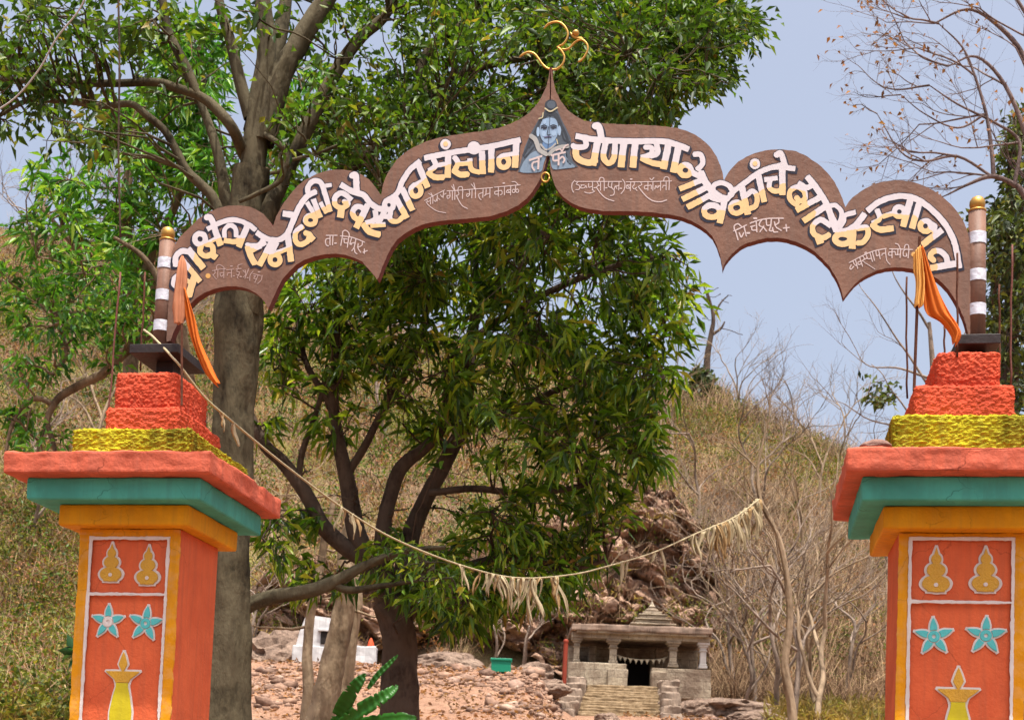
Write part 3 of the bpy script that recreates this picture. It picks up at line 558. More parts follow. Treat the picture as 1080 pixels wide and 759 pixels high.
def dress(root, cx, fd, fr, yed, seed, mot):
    u0, u1, zt = fr; yl, yr = yed; zb = 1.2; zm = mot['line']
    # yellow border, white outline, mid line (thin plaster reliefs)
    def yb(X, Z):
        o = np.maximum.reduce([yl-X, X-yr, Z-3.34, zb-Z]); i = np.maximum.reduce([u0-X, X-u1, Z-zt, zb-.5-Z]); return np.maximum(o, -i)+wob(X,Z,.004,seed)
    relief(root, 'border', M_yel, lambda X, Z: yb(X+cx, Z), (yl-cx-.02, yr-cx+.02, zb-.02, 3.36), fd-.001, .014, .003)
    def wl(X, Z):
        o = np.maximum.reduce([u0-X, X-u1, Z-zt, zb-Z]); r = np.abs(o+.009)-.0085; m = np.maximum(np.maximum(np.abs(Z-zm)-.0075, u0-X), X-u1); m2 = np.maximum(r, zb+.03-Z)
        return np.minimum(m2, m)+wob(X,Z,.003,seed+2)
    relief(root, 'outline', M_wl, lambda X, Z: wl(X+cx, Z), (u0-cx-.03, u1-cx+.03, zb, zt+.03), fd-.0158, .006, .0022)
    def bud(X, Z, c, k=1):
        x, z = X+cx-c[0], Z-c[1]; H = c[2]; q = H/.255; x = x/q; z = z/q
        a = sd_ell(x, z, (0,.048), .079, .05); b = np.minimum(sd_ell(x, z, (0,.126), .053, .042), sd_ell(x, z, (0,.186), .031, .034)); t = np.maximum((np.abs(x)+(z-.2)*.35-.02)*.9, np.abs(z-.228)-.03)
        bx = np.maximum(np.abs(x)-.05, np.abs(z-.008)-.008)
        return np.minimum.reduce([a, b, t, bx])*q + wob(X, Z, .0014, c[0]*9+seed)
    for c in mot['bud']:
        bx = (c[0]-cx-.13, c[0]-cx+.13, c[1]-.03, c[1]+c[2]+.04)
        o = relief(root, 'bud_motif', M_wl, lambda X, Z: bud(X, Z, c)-.008, bx, fd-.0005, .006, .0016)
        relief(o, 'gilding', M_gd, lambda X, Z: bud(X, Z, c)+.0035, bx, fd-.0072, .008, .0016)
        relief(o, 'centre_dot', M_wl, lambda X, Z: np.hypot(X+cx-c[0], Z-c[1]-.042)-.011, bx, fd-.016, .003, .0016)
    def petals(X, Z, c, g, R):
        r = np.full(X.shape, 9.)
        for i in range(5):
            a = math.radians(90+72*i+c[3]); x, z = X+cx-c[0], Z-c[1]; t = x*math.cos(a)+z*math.sin(a); q = -x*math.sin(a)+z*math.cos(a)
            sN = np.clip((t/R-.12)/.88, 0, 1); wd = R*.185*np.sin(np.pi*sN**.72)**.85
            r = np.minimum(r, np.maximum(np.maximum(np.abs(q)-wd, t-R), .1*R-t))
        return r-g+wob(X, Z, .001, c[0]*7+seed)
    for c in mot['star']:
        R = c[2]; bx = (c[0]-cx-R*1.3, c[0]-cx+R*1.3, c[1]-R*1.3, c[1]+R*1.3)
        o = relief(root, 'star_flower', M_wl, lambda X, Z: np.minimum(petals(X, Z, c, .009, R), np.hypot(X+cx-c[0], Z-c[1])-R*.42), bx, fd-.0005, .006, .0016)
        relief(o, 'petals', M_tq, lambda X, Z: np.maximum(petals(X, Z, c, -.002, R), R*.36-np.hypot(X+cx-c[0], Z-c[1])), bx, fd-.0072, .005, .0016)
        relief(o, 'centre_ring', M_tq if c[4] else M_wl, lambda X, Z: np.abs(np.hypot(X+cx-c[0], Z-c[1])-R*.2)-R*.085, bx, fd-.0072, .005, .0016)
    lx, lz, ls = mot['lamp']
    bx = (lx-cx-.2, lx-cx+.2, lz-1.0, lz+.16)
    def flame(x, z): return np.maximum(np.hypot(x, (z-.045)*.8)-.03, -9)*1 if False else np.maximum(np.abs(x)-.031*np.clip(np.where(z > .045, (.125-z)/.08, (z+.005)/.05), 0, 1)**.75, np.abs(z-.06)-.066)
    def bowl(x, z): wd = np.interp(z, [-.075,-.05,-.02,.0,.004], [.045,.055,.095,.118,.112]); return np.maximum(np.abs(x)-wd, np.abs(z+.036)-.038)
    def vase(x, z): wd = np.interp(z, [-1.0,-.75,-.7,-.5,-.36,-.26,-.16,-.10,-.075], [.09,.09,.045,.045,.072,.076,.058,.042,.042]); return np.maximum(np.abs(x)-wd, np.abs(z+.53)-.457)
    sc = lambda X, Z: ((X+cx-lx)/ls, (Z-lz)/ls)
    def allp(X, Z):
        x, z = sc(X, Z); return np.minimum.reduce([flame(x, z), bowl(x, z), vase(x, z)])
    lamp = relief(root, 'lamp_motif', M_wl, lambda X, Z: allp(X, Z)-.009+wob(X,Z,.001,seed), bx, fd-.0005, .006, .0018)
    relief(lamp, 'flame', M_gd, lambda X, Z: flame(*sc(X, Z))+.003, bx, fd-.0072, .006, .0018)
    relief(lamp, 'bowl', M_gd, lambda X, Z: bowl(*sc(X, Z))+.003, bx, fd-.0072, .007, .0018)
    relief(lamp, 'vase', M_ly, lambda X, Z: vase(*sc(X, Z))+.003, bx, fd-.0072, .007, .0018)
def crown(root, cx, dp, lime, p1, p2, plate, z, seed):
    z0, z1, z2, z3 = z
    def rough(nm, a0, a1, d0, d1, za, zb, mat, amp, bev=.035, freq=52):
        mb = MB(); mb.box(a0-cx, a1-cx, d0-dp/2, d1-dp/2, za, zb, bev, 3); bmesh.ops.triangulate(mb.bm, faces=mb.bm.faces[:]); bmesh.ops.subdivide_edges(mb.bm, edges=mb.bm.edges[:], cuts=52, use_grid_fill=True)
        mb.bm.normal_update(); P = np.array([v.co[:] for v in mb.bm.verts]); n = fbm(P*freq, 3, seed)+.9*fbm(P*4, 2, seed+3)
        n2 = np.maximum(0, fbm(P*freq*1.6, 2, seed+9))
        for v, k_ in zip(mb.bm.verts, n+n2): v.co += v.normal*float(k_)*amp
        return mb.build(nm, mat, root, True)
    rough('painted_ledge', *lime, 3.766, z0, M_lime, .012, .02, 60)
    rough('stepped_base', *p1, z0, z1, M_stuc, .009)
    rough('stepped_base', *p2, z1, z2, M_stuc, .009)
    a0, a1, d0, d1 = plate
    mb = MB(); mb.box(a0-cx, a1-cx, d0-dp/2, d1-dp/2, z3-.03, z3+.03, .004, 1); mb.build('base_plate', M_black, root)
    mb = MB(); m = (a0+a1)/2-cx; mb.box(m-.06, m+.06, -.06, .06, z2-.03, z3-.03, .004, 1); mb.build('plate_stub', M_black, root)
def rod(root, cx, dp, a, b, d, red=0, r=.0065):
    P0 = onplane([a], d)[0]; P1 = onplane([b], d)[0]
    zs = np.linspace(0, 1, 9); P = np.stack([P0[0]+(P1[0]-P0[0])*zs-cx, np.full(9, d-dp/2), P0[1]+(P1[1]-P0[1])*zs], 1)
    P[1:-1,0] += rng.normal(0, .003, 7); mb = MB(); mb.tube(P, r, 7)
    return mb.build('reinforcing_rod', M_rustred if red else M_rust, root, True)
pl_, cxl, fdl, dpl, _ = pillar('gate_pillar', -.68, .005, None, None, 'left orange gate pillar whose inner side shows, with a furled saffron flag on its top', 3, None, ((-1.055,.315),(-.945,.215),(-.785,.095)))
dress(pl_, cxl, fdl, (-.608,-.062,3.292), (-.678,.002), 3.1, dict(line=2.92, bud=[(-.456,3.003,.25),(-.205,2.985,.252)], star=[(-.456,2.742,.112,0,0),(-.2,2.735,.115,-6,1)], lamp=(-.335,2.425,1.0)))
crown(pl_, cxl, dpl, (-.675,.11,-.2,dpl+.2), (-.535,-.03,-.06,dpl+.04), (-.52,-.10,.03,dpl-.05), (-.46,-.12,.08,.54), (3.948,4.13,4.385,4.56), 5)
for a_, b_, d_, c_ in (((127,287),(113,447),-.03,1), ((153,287),(148,391),.4,0), ((217,416),(216.5,470),.66,1)): rod(pl_, cxl, dpl, b_, a_, d_, c_)
pr_, cxr, fdr, dpr, _ = pillar('gate_pillar', 4.455, 5.17, None, None, 'right orange gate pillar with a stone lying on its slab and a flag streaming beside its pole', 8, None, ((4.125,5.5),(4.222,5.40),(4.352,5.27)))
dress(pr_, cxr, fdr, (4.512,5.108,3.318), (4.457,5.168), 8.4, dict(line=2.937, bud=[(4.67,2.995,.265),(4.948,3.0,.262)], star=[(4.664,2.735,.112,3,1),(4.955,2.745,.112,-2,1)], lamp=(4.806,2.43,1.02)))
crown(pr_, cxr, dpr, (4.39,5.24,-.2,dpr+.2), (4.522,5.09,-.06,dpr+.04), (4.655,5.025,.03,dpr-.05), (4.79,5.035,.12,.52), (3.99,4.215,4.44,4.545), 15)
for a_, b_, d_, c_ in (((956.4,292),(957,420),.66,0), ((996,344),(996,385),.66,0), ((1009.6,267),(1009.6,376),.02,0), ((1067.6,258),(1066,412),.66,1), ((1054,300),(1054,410),.7,0)): rod(pr_, cxr, dpr, b_, a_, d_, c_)

# --- stone on the right slab
q = onplane([(925,466)], -.25)[0]; mb = MB(); t = bmesh.new(); bmesh.ops.create_icosphere(t, subdivisions=4, radius=1)
P = np.array([v.co[:] for v in t.verts]); nn = fbm(P*1.4, 4, 4)
for v, a_ in zip(t.verts, nn): v.co *= 1+.35*a_; v.co = Vector((v.co.x*.085, v.co.y*.07, max(v.co.z, -.75)*.036))
mb.add(t); M_stone = paint('brown_stone', lin(140,110,98), .8, .9, .8, 50, .1, lin(96,72,66))
st = mb.build('stone', M_stone, None, True); st.location = gate(q[0], -.25, 3.766+.03); tag(st, 'flat brown stone lying on the corner of the right pillar slab', 'stone')

# --- saffron flags
def flagmat(nm, c):
    m = N(nm); m.base(c).rough(.7, .1); tr = m.n('BsdfTranslucent'); tr.inputs[0].default_value = c; mx = m.n('MixShader'); mx.inputs[0].default_value = .35
    m.l(m.b.outputs[0], mx.inputs[1]); m.l(tr.outputs[0], mx.inputs[2]); m.l(mx.outputs[0], m.out.inputs[0]); m.bump(m.noise(60, 3), .2); return m.m
M_flag = flagmat('saffron_cloth', lin(214,118,48)); M_flag2 = flagmat('faded_saffron_cloth', lin(206,142,108)); M_gtrim = plain('gold_fringe', lin(206,150,74), .5)
def cloth(name, edgeA, edgeB, d, amp, mat, parent, loc, fold=7, nu=30, nv=60):
    """a hanging cloth between two photograph-traced edges, folded in depth"""
    A = onplane(spline(edgeA, 12), d); B = onplane(spline(edgeB, 12), d)
    rs = lambda P, n: np.stack([np.interp(np.linspace(0,1,n), np.linspace(0,1,len(P)), P[:,i]) for i in (0,1)], 1)
    A = rs(A, nv); B = rs(B, nv); s = np.linspace(0, 1, nu)
    V = []
    for j in range(nv):
        for i in range(nu):
            p = A[j]*(1-s[i])+B[j]*s[i]; ph = fold*s[i]+2.2*j/nv
            V.append((p[0]-loc[0], amp*math.sin(ph)*(.4+.8*j/nv)+amp*.4*math.sin(3.1*ph+1.7*j/nv)+d-loc[1], p[1]-loc[2]))
    jj, ii = np.meshgrid(np.arange(nv-1), np.arange(nu-1), indexing='ij'); b_ = jj*nu+ii
    o = mesh_np(name, V, np.stack([b_, b_+1, b_+nu+1, b_+nu], -1).reshape(-1,4), mat, parent, True)
    md = o.modifiers.new('t', 'SOLIDIFY'); md.thickness = .003; return o
loc = (-.05, -.02, 4.14)
fl = empty('flag', gate(*loc), -YAW, 'saffron flag furled round a rod on the left pillar, its tail hanging down', 'flag')
P0, P1 = onplane([(191,428),(193,270)], -.025); mb = MB(); mb.tube([(P0[0]-loc[0]+.01,-.02,P0[1]-loc[2]),(P1[0]-loc[0],-.02,P1[1]-loc[2])], .008, 8); mb.build('flag_pole', M_rust, fl)
# furled roll
P = onplane(spline([(192.5,270),(191.8,290),(189.5,315),(188.5,341)], 8), -.045); r = np.interp(np.linspace(0,1,len(P)), [0,.12,.3,.8,1], [.006,.02,.028,.032,.024])
V, Fc = tube_np(np.stack([P[:,0]-loc[0], np.full(len(P), -.025), P[:,1]-loc[2]], 1), r, 22)
Vr = V.reshape(len(P), 22, 3); c_ = Vr.mean(1, keepdims=True); fold = 1+.42*np.sin(np.arange(22)[None,:]*2*math.pi/22*6+.5+1.6*np.linspace(0,1,len(P))[:,None])[:,:,None]+.12*fbm(np.c_[np.arange(len(P)*22)/22*.5, np.arange(len(P)*22)%22*.6, np.zeros(len(P)*22)], 2, 3).reshape(len(P),22,1); Vr = c_+(Vr-c_)*fold
mesh_np('furled_cloth', Vr.reshape(-1,3), Fc, M_flag2, fl, True)
cloth('flag_cloth', [(192,300),(194.5,330),(203,362),(215,392),(229,407)], [(196,305),(206,335),(212,362),(224,388),(231.5,404)], -.05, .02, M_flag, fl, loc, 5)
loc = (4.53, -.02, 4.2)
fr_ = empty('flag', gate(*loc), -YAW, 'saffron flag with gold fringe streaming from a rod over the right pillar', 'flag')
P0, P1 = onplane([(964,412),(970,250)], -.03); mb = MB(); mb.tube([(P0[0]-loc[0],-.012,P0[1]-loc[2]),(P1[0]-loc[0],-.012,P1[1]-loc[2])], .009, 8); mb.build('flag_pole', M_rust, fr_)
cloth('flag_cloth', [(970,262),(972,290),(974,316),(978,331),(992,339),(1003,352),(1006,362)], [(973,260),(981,283),(991,308),(1001,328),(1010,342),(1014,352),(1008,364)], -.06, .022, M_flag, fr_, loc, 6)
cloth('hoist_fringe', [(963,268),(964,285),(966,300),(965,323)], [(971,258),(974,285),(975,305),(973,324)], -.075, .02, M_gtrim, fr_, loc, 9)
# ============================================================ terrain
def smooth(a, b, x): t = np.clip((x-a)/(b-a), 0, 1); return t*t*(3-2*t)
def crest(az):                              # height of the ridge line seen in direction az (photo columns)
    return np.interp(az, [-400,0,150,300,430,560,690,750,800,860,920,1000,1080,1500], [215,232,262,318,345,372,412,416,440,468,490,508,520,540])
RIDGE = 112.
def ground(x, y):
    x = np.asarray(x, float); y = np.asarray(y, float); az = 540+1500*x/np.maximum(y, 8)
    right = smooth(560, 600, az)
    zl = np.interp(y, [0,13,30,44,53], [0,0,3.3,6.08,6.3]); zr = np.interp(y, [0,13,30,38,44,47.5,50,53], [0,0,3.15,4.0,4.85,5.35,5.7,6.0])
    lower = zl+(zr-zl)*right; zt = 6.3-.3*right
    zc = 1.6+RIDGE*(862+.038*(az-540)-crest(az))/1500
    t = np.clip((y-53)/(RIDGE-53), 0, 1)
    z = np.where(y < 53, lower, zt+(zc-zt)*(.25*t+.75*t**.85))
    z = np.where(y > RIDGE, zc-(y-RIDGE)*.25, z)
    rough = .10*fbm(np.stack([x*.5, y*.5, 0*x], -1).reshape(-1,3), 4, 3).reshape(x.shape)*smooth(10, 25, y)
    big = 1.1*fbm(np.stack([x*.07, y*.07, 0*x+3], -1).reshape(-1,3), 3, 5).reshape(x.shape)*smooth(56, 70, y)*(1-smooth(90, RIDGE, y)*.6)
    return z+rough+big
def gz(x, y): return float(ground(np.array([x]), np.array([y]))[0])
m = N('hill_soil'); n1 = m.noise(.22, 5); n2 = m.noise(1.3, 6, .65); n3 = m.noise(9, 4)
c1 = m.ramp(n2, [(.3, lin(84,66,54)), (.5, lin(124,102,78)), (.7, lin(146,122,86))]); c2 = m.ramp(n3, [(.35, lin(78,64,54)), (.65, lin(136,116,94))])
cc = m.mix(.45, c1, c2); gcol = m.mix(m.ramp(n1, [(.45, (0,0,0,1)), (.62, (.75,)*3+(1,))]), cc, lin(112,108,52)); m.base(gcol).rough(.95, .05); m.bump(n3, .8, .2); M_hill = m.m
m = N('rubble_soil'); n2 = m.noise(2.3, 6, .7); n3 = m.noise(16, 5, .65)
cc = m.mix(.5, m.ramp(n2, [(.3, lin(108,78,62)), (.5, lin(148,112,90)), (.7, lin(166,134,108))]), m.ramp(n3, [(.35, lin(84,60,50)), (.62, lin(164,132,110))])); m.base(cc).rough(.95, .05); m.bump(n3, 1, .06); M_rub = m.m
def sheet(name, xs, ys, mat, dz=0):
    X, Y = np.meshgrid(xs, ys); Z = ground(X, Y)+dz; nx = len(xs); j, i = np.meshgrid(np.arange(len(ys)-1), np.arange(nx-1), indexing='ij'); b_ = j*nx+i
    return tag(mesh_np(name, np.stack([X,Y,Z],-1).reshape(-1,3), np.stack([b_,b_+1,b_+nx+1,b_+nx],-1).reshape(-1,4), mat, None, True), kind='structure')
ys = np.concatenate([np.linspace(-30,26,30), np.linspace(26.2,50,150)]); ys2 = np.concatenate([np.linspace(50,116,170), np.linspace(118,900,40)])
sheet('ground', np.linspace(-110,110,420), ys, M_rub)
sheet('hill', np.linspace(-160,160,420), ys2, M_hill)

# rubble: countless loose stones on the slope
def rock_proto(n, seed):
    t = bmesh.new(); bmesh.ops.create_icosphere(t, subdivisions=1, radius=1); P = np.array([v.co[:] for v in t.verts]); Fc = np.array([[v.index for v in f.verts] for f in t.faces]); t.free()
    r = np.random.default_rng(seed); P = P*(1+r.uniform(-.45,.35,(len(P),1)))*[1,.85,.55]; return P, Fc
protos = [rock_proto(0, s_) for s_ in range(6)]
def scatter_rocks(name, x, y, size, mat, label=None, sink=.25):
    V = []; Fc = []; o = 0; z = ground(x, y); a = rng.uniform(0, 6.28, len(x)); tl = rng.normal(0, .35, len(x))
    for i in range(len(x)):
        P, f = protos[i % 6]; c, s_ = math.cos(a[i]), math.sin(a[i]); Q = P*size[i]; Q = Q@np.array([[1,0,0],[0,math.cos(tl[i]),-math.sin(tl[i])],[0,math.sin(tl[i]),math.cos(tl[i])]])
        V.append(np.stack([Q[:,0]*c-Q[:,1]*s_+x[i], Q[:,0]*s_+Q[:,1]*c+y[i], Q[:,2]+z[i]+size[i]*(.4-sink)], 1)); Fc.append(f+o); o += len(P)
    return mesh_np(name, np.vstack(V), np.vstack(Fc), mat)
m = N('loose_rock'); g = m.n('NewGeometry'); r1 = m.ramp(g.outputs['Random Per Island'], [(0, lin(70,54,46)), (.3, lin(116,88,72)), (.6, lin(148,118,96)), (.85, lin(134,110,98)), (1, lin(180,158,140))]); n2 = m.noise(7, 4)
m.base(m.mix(.5, r1, m.ramp(n2, [(.3, lin(92,70,62)), (.7, lin(172,142,122))]), 'MIX')).rough(.9, .1); m.bump(n2, .6, .03); M_rock = m.m
n_ = 22000; yy = 28+18*rng.random(n_)**.8; az_ = rng.uniform(150, 1080, n_); xx = (az_-540)/1500*yy; keep = ~((az_ > 596) & (az_ < 712)) & (fbm(np.stack([xx*.35, yy*.35, 0*xx], 1), 3, 21) > rng.uniform(-.35, .5, n_)); xx, yy = xx[keep], yy[keep]
sz = np.clip(rng.lognormal(-3.2, .8, len(xx)), .02, .34)
tag(scatter_rocks('rubble', xx, yy, sz, M_rock), 'loose pinkish brown stones strewn over the slope in front of the temple', 'rubble', kind='stuff')

# ------------------------------------------------------------ rock face behind the temple
m = N('cliff_rock'); v = m.coord((1,1,2.2)); n1 = m.noise(.6, 6, .65, v); n2 = m.noise(3.2, 6, .7, v)
cc = m.mix(.5, m.ramp(n1, [(.3, lin(108,84,72)), (.5, lin(158,128,110)), (.68, lin(184,156,136))]), m.ramp(n2, [(.32, lin(88,66,54)), (.5, lin(162,128,104)), (.7, lin(194,168,146))])); m.base(cc).rough(.9, .1); m.bump(n2, 1, .15); M_cliff = m.m
def cliff(name, az0, az1, y0, top_fn, seed, lean=.5, n=(360,170)):
    na, nh = n; az = np.linspace(az0, az1, na); h = np.linspace(0, 1, nh); A, Hh = np.meshgrid(az, h); Yb = y0+1.2*np.sin(A*.021+seed); x0 = (A-540)/1500*Yb; zb = ground(x0, Yb)-.6
    top = top_fn(A); z = zb+Hh*(top-zb+.6); Y = Yb+lean*(z-zb)
    P = np.stack([x0*.55, z*.95+.25*x0, 0*z+seed], -1).reshape(-1,3); P2 = P+.25*np.stack([fbm(P*1.5,2,seed+k_) for k_ in (1,2,3)],1)
    d1, d2, iv = cells(P2, seed); e1, e2, iv2 = cells(P2*2.7, seed+5)
    off = (iv*1.7+np.minimum(.07, (d2-d1))*3.5+iv2*.7+np.minimum(.06, e2-e1)*2.5+.9*fbm(P*.7,3,seed+8)+.25*fbm(P*5,3,seed+4)+.35*((z.ravel()*1.1+.4*fbm(P*.8,2,2)) % 1)).reshape(A.shape)
    edge = smooth(az0, az0+25, A)*(1-smooth(az1-25, az1, A))*(1-smooth(.85, 1, Hh)); Y = Y-off*1.15*edge+2.5*(1-edge)
    b_ = (np.arange(nh-1)[:,None]*na+np.arange(na-1)[None]).ravel()
    return tag(mesh_np(name, np.stack([x0*Y/Yb, Y, z], -1).reshape(-1,3), np.stack([b_,b_+1,b_+na+1,b_+na],-1), M_cliff), kind='structure')
cliff('cliff', 250, 770, 55.5, lambda A: np.interp(A, [250,330,420,520,600,650,700,735,770], [10.2,11.4,11.6,13,14.6,15.8,15.6,13.8,9.5]), 4)

# ------------------------------------------------------------ the stone temple
m = N('weathered_stone'); n1 = m.noise(.9, 6, .6); n2 = m.noise(7, 6, .7); br = m.n('TexBrick')
br.inputs['Scale'].default_value = 1; br.inputs['Brick Width'].default_value = .62; br.inputs['Row Height'].default_value = .27; br.inputs['Mortar Size'].default_value = .014
for i_, c_ in (('Color1', lin(178,166,144)), ('Color2', lin(150,138,120)), ('Mortar', lin(76,66,56))): br.inputs[i_].default_value = c_
mp = m.n('TexCoord'); sp = m.n('SeparateXYZ'); cb = m.n('CombineXYZ'); m.l(mp.outputs['Object'], sp.inputs[0]); ad = m.n('Math', operation='ADD'); m.l(sp.outputs[0], ad.inputs[0]); m.l(sp.outputs[1], ad.inputs[1]); m.l(ad.outputs[0], cb.inputs[0]); m.l(sp.outputs[2], cb.inputs[1]); m.l(cb.outputs[0], br.inputs['Vector'])
cc = m.mix(.55, br.outputs[0], m.ramp(n2, [(.3, lin(96,86,76)), (.5, lin(164,150,130)), (.7, lin(196,184,160))])); cc = m.mix(m.ramp(n1, [(.42, (0,0,0,1)), (.6, (.8,)*3+(1,))]), cc, lin(98,80,68)); m.base(cc).rough(.92, .1); m.bump(n2, .8, .06); M_temple = m.m
M_roof = paint('temple_roof_stone', lin(150,128,112), .9, .95, 1, 9, .1, lin(84,72,64)); M_dark = plain('painted_opening_shade', lin(34,29,27), .9); M_wpil = paint('whitened_stone', lin(206,200,194), .3, .9, .5, 9)  # M_dark paints the shade inside the doorway and the shrine niche
M_step = N('yellowish_step_stone'); n2 = M_step.noise(5, 6, .7); M_step.base(M_step.ramp(n2, [(.3, lin(92,78,60)), (.5, lin(134,114,88)), (.7, lin(160,142,116))])).rough(.9, .1); M_step.bump(n2, .6, .04); M_step = M_step.m
TY = 48.
tp = at(674, 724, TY); tz = float(tp[2]); k_ = TY/1500
temple = empty('stone_temple', tuple(tp), 0, 'small old stone temple with a pillared porch and a stepped spire below the cliff', 'temple')
def tb(nm, px0, px1, d0, d1, py0, py1, mat, bev=.03, amp=.03, par=None, cuts=4):   # a block given by its photo extent on the front plane
    mb = MB(); mb.box((px0-674)*k_, (px1-674)*k_, d0, d1, (725-py1)*k_, (725-py0)*k_, bev, 2); mb.subdiv_noise(cuts, amp, 2.2, int(px0)); return mb.build(nm, mat, par or temple)
tb('parapet_wall', 598, 660, 0, .7, 701, 731, M_temple); tb('parapet_wall', 687, 750, 0, .7, 704, 736, M_temple); tb('parapet_wall', 640, 660.5, -.35, .1, 708, 730, M_temple); tb('parapet_wall', 686, 702, -.35, .1, 709, 731, M_temple)
tb('porch_floor', 600, 749, .1, 5, 726, 745, M_temple)
tb('back_wall', 600, 656, 3.2, 3.8, 672, 727, M_temple); tb('back_wall', 695, 748, 3.2, 3.8, 672, 727, M_temple); tb('door_lintel', 652, 699, 3.1, 3.8, 672, 684, M_temple)
tb('sanctum_wall', 655, 698, 4.6, 4.9, 672, 727, M_dark); tb('side_wall', 600, 606, 1.8, 3.5, 680, 727, M_temple); tb('doorway_shade_sheet', 657, 694, 3.6, 3.7, 684, 727, M_dark, .01, 0)  # sanctum wall coloured dark and a dark sheet added as the doorway's shade
for px, mt, w_ in ((607,M_temple,7), (646,M_temple,9), (710,M_temple,9), (742,M_wpil,7.5)):
    mb = MB(); h0 = (725-702)*k_; h1 = (725-673)*k_; w2 = w_*k_/2; x_ = (px-674)*k_
    for (a_, b_, s_) in ((0,.1,1.25), (.1,.18,1.05), (.18,.62,.86), (.62,.68,1.12), (.68,.78,.9), (.78,.86,1.3), (.86,1.0,1.7)):
        mb.box(x_-w2*s_, x_+w2*s_, .35-w2*s_, .35+w2*s_, h0+(h1-h0)*a_, h0+(h1-h0)*b_, .015, 1)
    mb.build('pillar', mt, temple)
for px in (628, 703):
    mb = MB(); x_ = (px-674)*k_; mb.box(x_-.14, x_+.14, 2.6, 2.9, 0, (725-673)*k_, .03, 1); mb.build('pillar', M_temple, temple)
tb('beam', 601, 748, .1, .65, 668, 674.5, M_temple); roof_ = tb('roof_slab', 600, 750, -.14, 4.6, 660, 667, M_roof, .05, .07, None, 9)
tb('eave_block', 606, 746, -.08, .4, 664, 669.5, M_temple)
mb = MB(); cx_ = (691-674)*k_; z0 = (725-661)*k_
for i, (hw, z_, h_) in enumerate(((.86,0,.14), (.74,.14,.12), (.80,.26,.07), (.60,.33,.13), (.66,.46,.06), (.46,.52,.12), (.50,.64,.05), (.34,.69,.11))): mb.box(cx_-hw, cx_+hw, 2-hw, 2+hw, z0+z_, z0+z_+h_-.003, .03, 2)
mb.lathe([(.2,z0+.8),(.24,z0+.86),(.2,z0+.92),(.1,z0+.95),(.12,z0+1.0),(.07,z0+1.06),(.03,z0+1.15),(.01,z0+1.25)], cx_, 2, 12)
mb.subdiv_noise(2, .02, 4, 3); mb.build('spire', M_temple, temple)
M_cream_cloth = plain('faded_bunting', lin(206,196,170), .8)
mb = MB(); L = np.array([((px-674)*k_, .75, (725-py)*k_) for px, py in [(650,689),(660,691.5),(672,693),(684,693),(697,692),(706,689)]]); L = spline(L, 6); mb.tube(L, .012, 5)
for i in range(3, len(L)-2, 3): x_, y_, z_ = L[i]; mb.arr([(x_-.07,y_,z_),(x_+.07,y_,z_),(x_,y_+.02,z_-.17),(x_,y_-.02,z_-.1)], [(0,1,3),(1,2,3),(2,0,3),(0,2,1)])
tag(mb.build('bunting', M_cream_cloth), 'string of small pale pennants hung across the temple porch', 'bunting').location = tuple(tp)
# steps up to it
steps = empty('stone_steps', tuple(at(652, 759, 43)), 0, 'flight of yellowish stone steps with rough side walls climbing to the temple', 'steps')
b0 = at(652, 764, 43); s0 = np.array(steps.location)
ns = 14
for i in range(ns):
    f0 = i/ns; y0_ = 43+4.6*f0-43; z1_ = float(b0[2]+(tz-.05-b0[2])*(i+1)/ns-s0[2]); mb = MB(); cxp = at(652+.6*f0*8, 759, 43+4.6*f0)[0]-s0[0]; wd = 1.32-.12*f0+rng.normal(0,.01)
    mb.box(cxp-wd, cxp+wd, y0_, y0_+.75, z1_-.55, z1_+rng.normal(0,.012), .03, 2); mb.subdiv_noise(7, .05, 3.5, i); mb.build('step', M_step, steps)
M_side = paint('pinkish_rubble_wall', lin(150,132,116), .95, .95, 1, 12, .1, lin(84,70,60))
for sx in (-1, 1):
    mb = MB()
    for i in range(6):
        f0 = i/6; zz = float(b0[2]+(tz-b0[2])*f0-s0[2]); xx_ = at(652+5*f0, 759, 43+4.6*f0)[0]-s0[0]+sx*(1.62-.12*f0); mb.box(xx_-.3, xx_+.3, 4.6*f0-.2, 4.6*f0+.9, zz-1.2, zz+.42, .06, 2)
    mb.subdiv_noise(6, .12, 3.2, 7+sx); mb.build('side_wall', M_side, steps)

# ------------------------------------------------------------ shrine, block, crate, post, boulders
M_lime_w = paint('whitewash', lin(198,198,198), .6, .9, .4, 12, .1, lin(150,146,146))
q = at(326, 697, 45.5); q[2] = gz(q[0], q[1])-.05; ks = 45.5/1500
shr = empty('white_shrine', tuple(q), .12, 'small whitewashed shrine with a dark niche behind the bare trunks', 'shrine')
mb = MB(); mb.box(-.55, .70, 0, 1.2, -.3, .74, .04, 2)
prof = [(-.45,.74),(-.36,1.15),(-.2,1.64),(.05,1.74),(.62,1.68),(.68,1.3),(.68,.74)]
V = [(a_, y_, b_) for y_ in (.05,1.15) for a_, b_ in prof]; n_ = len(prof); mb.arr(V, [tuple(range(n_))[::-1], tuple(range(n_, 2*n_))]+[(i, (i+1) % n_, n_+(i+1) % n_, n_+i) for i in range(n_)])
mb.subdiv_noise(3, .035, 2, 3); mb.build('wall', M_lime_w, shr)
mb = MB(); mb.box(.33, .60, .0, .10, .82, 1.22, .02, 1); mb.build('niche', M_dark, shr)  # dark block instead of a recess, the niche's shade put into its colour
mb = MB(); mb.box(.24, .72, -.06, .045, 1.23, 1.30, .01, 1); mb.build('niche_ledge', M_lime_w, shr)
q = at(382, 706, 45); q[2] = gz(q[0], q[1])-.1; mb = MB(); mb.box(-.4, .4, 0, .7, 0, .78, .05, 2); mb.subdiv_noise(4, .05, 2, 8); wb = mb.build('whitewashed_block', M_lime_w); wb.location = tuple(q); tag(wb, 'low whitewashed block beside the white shrine', 'block')
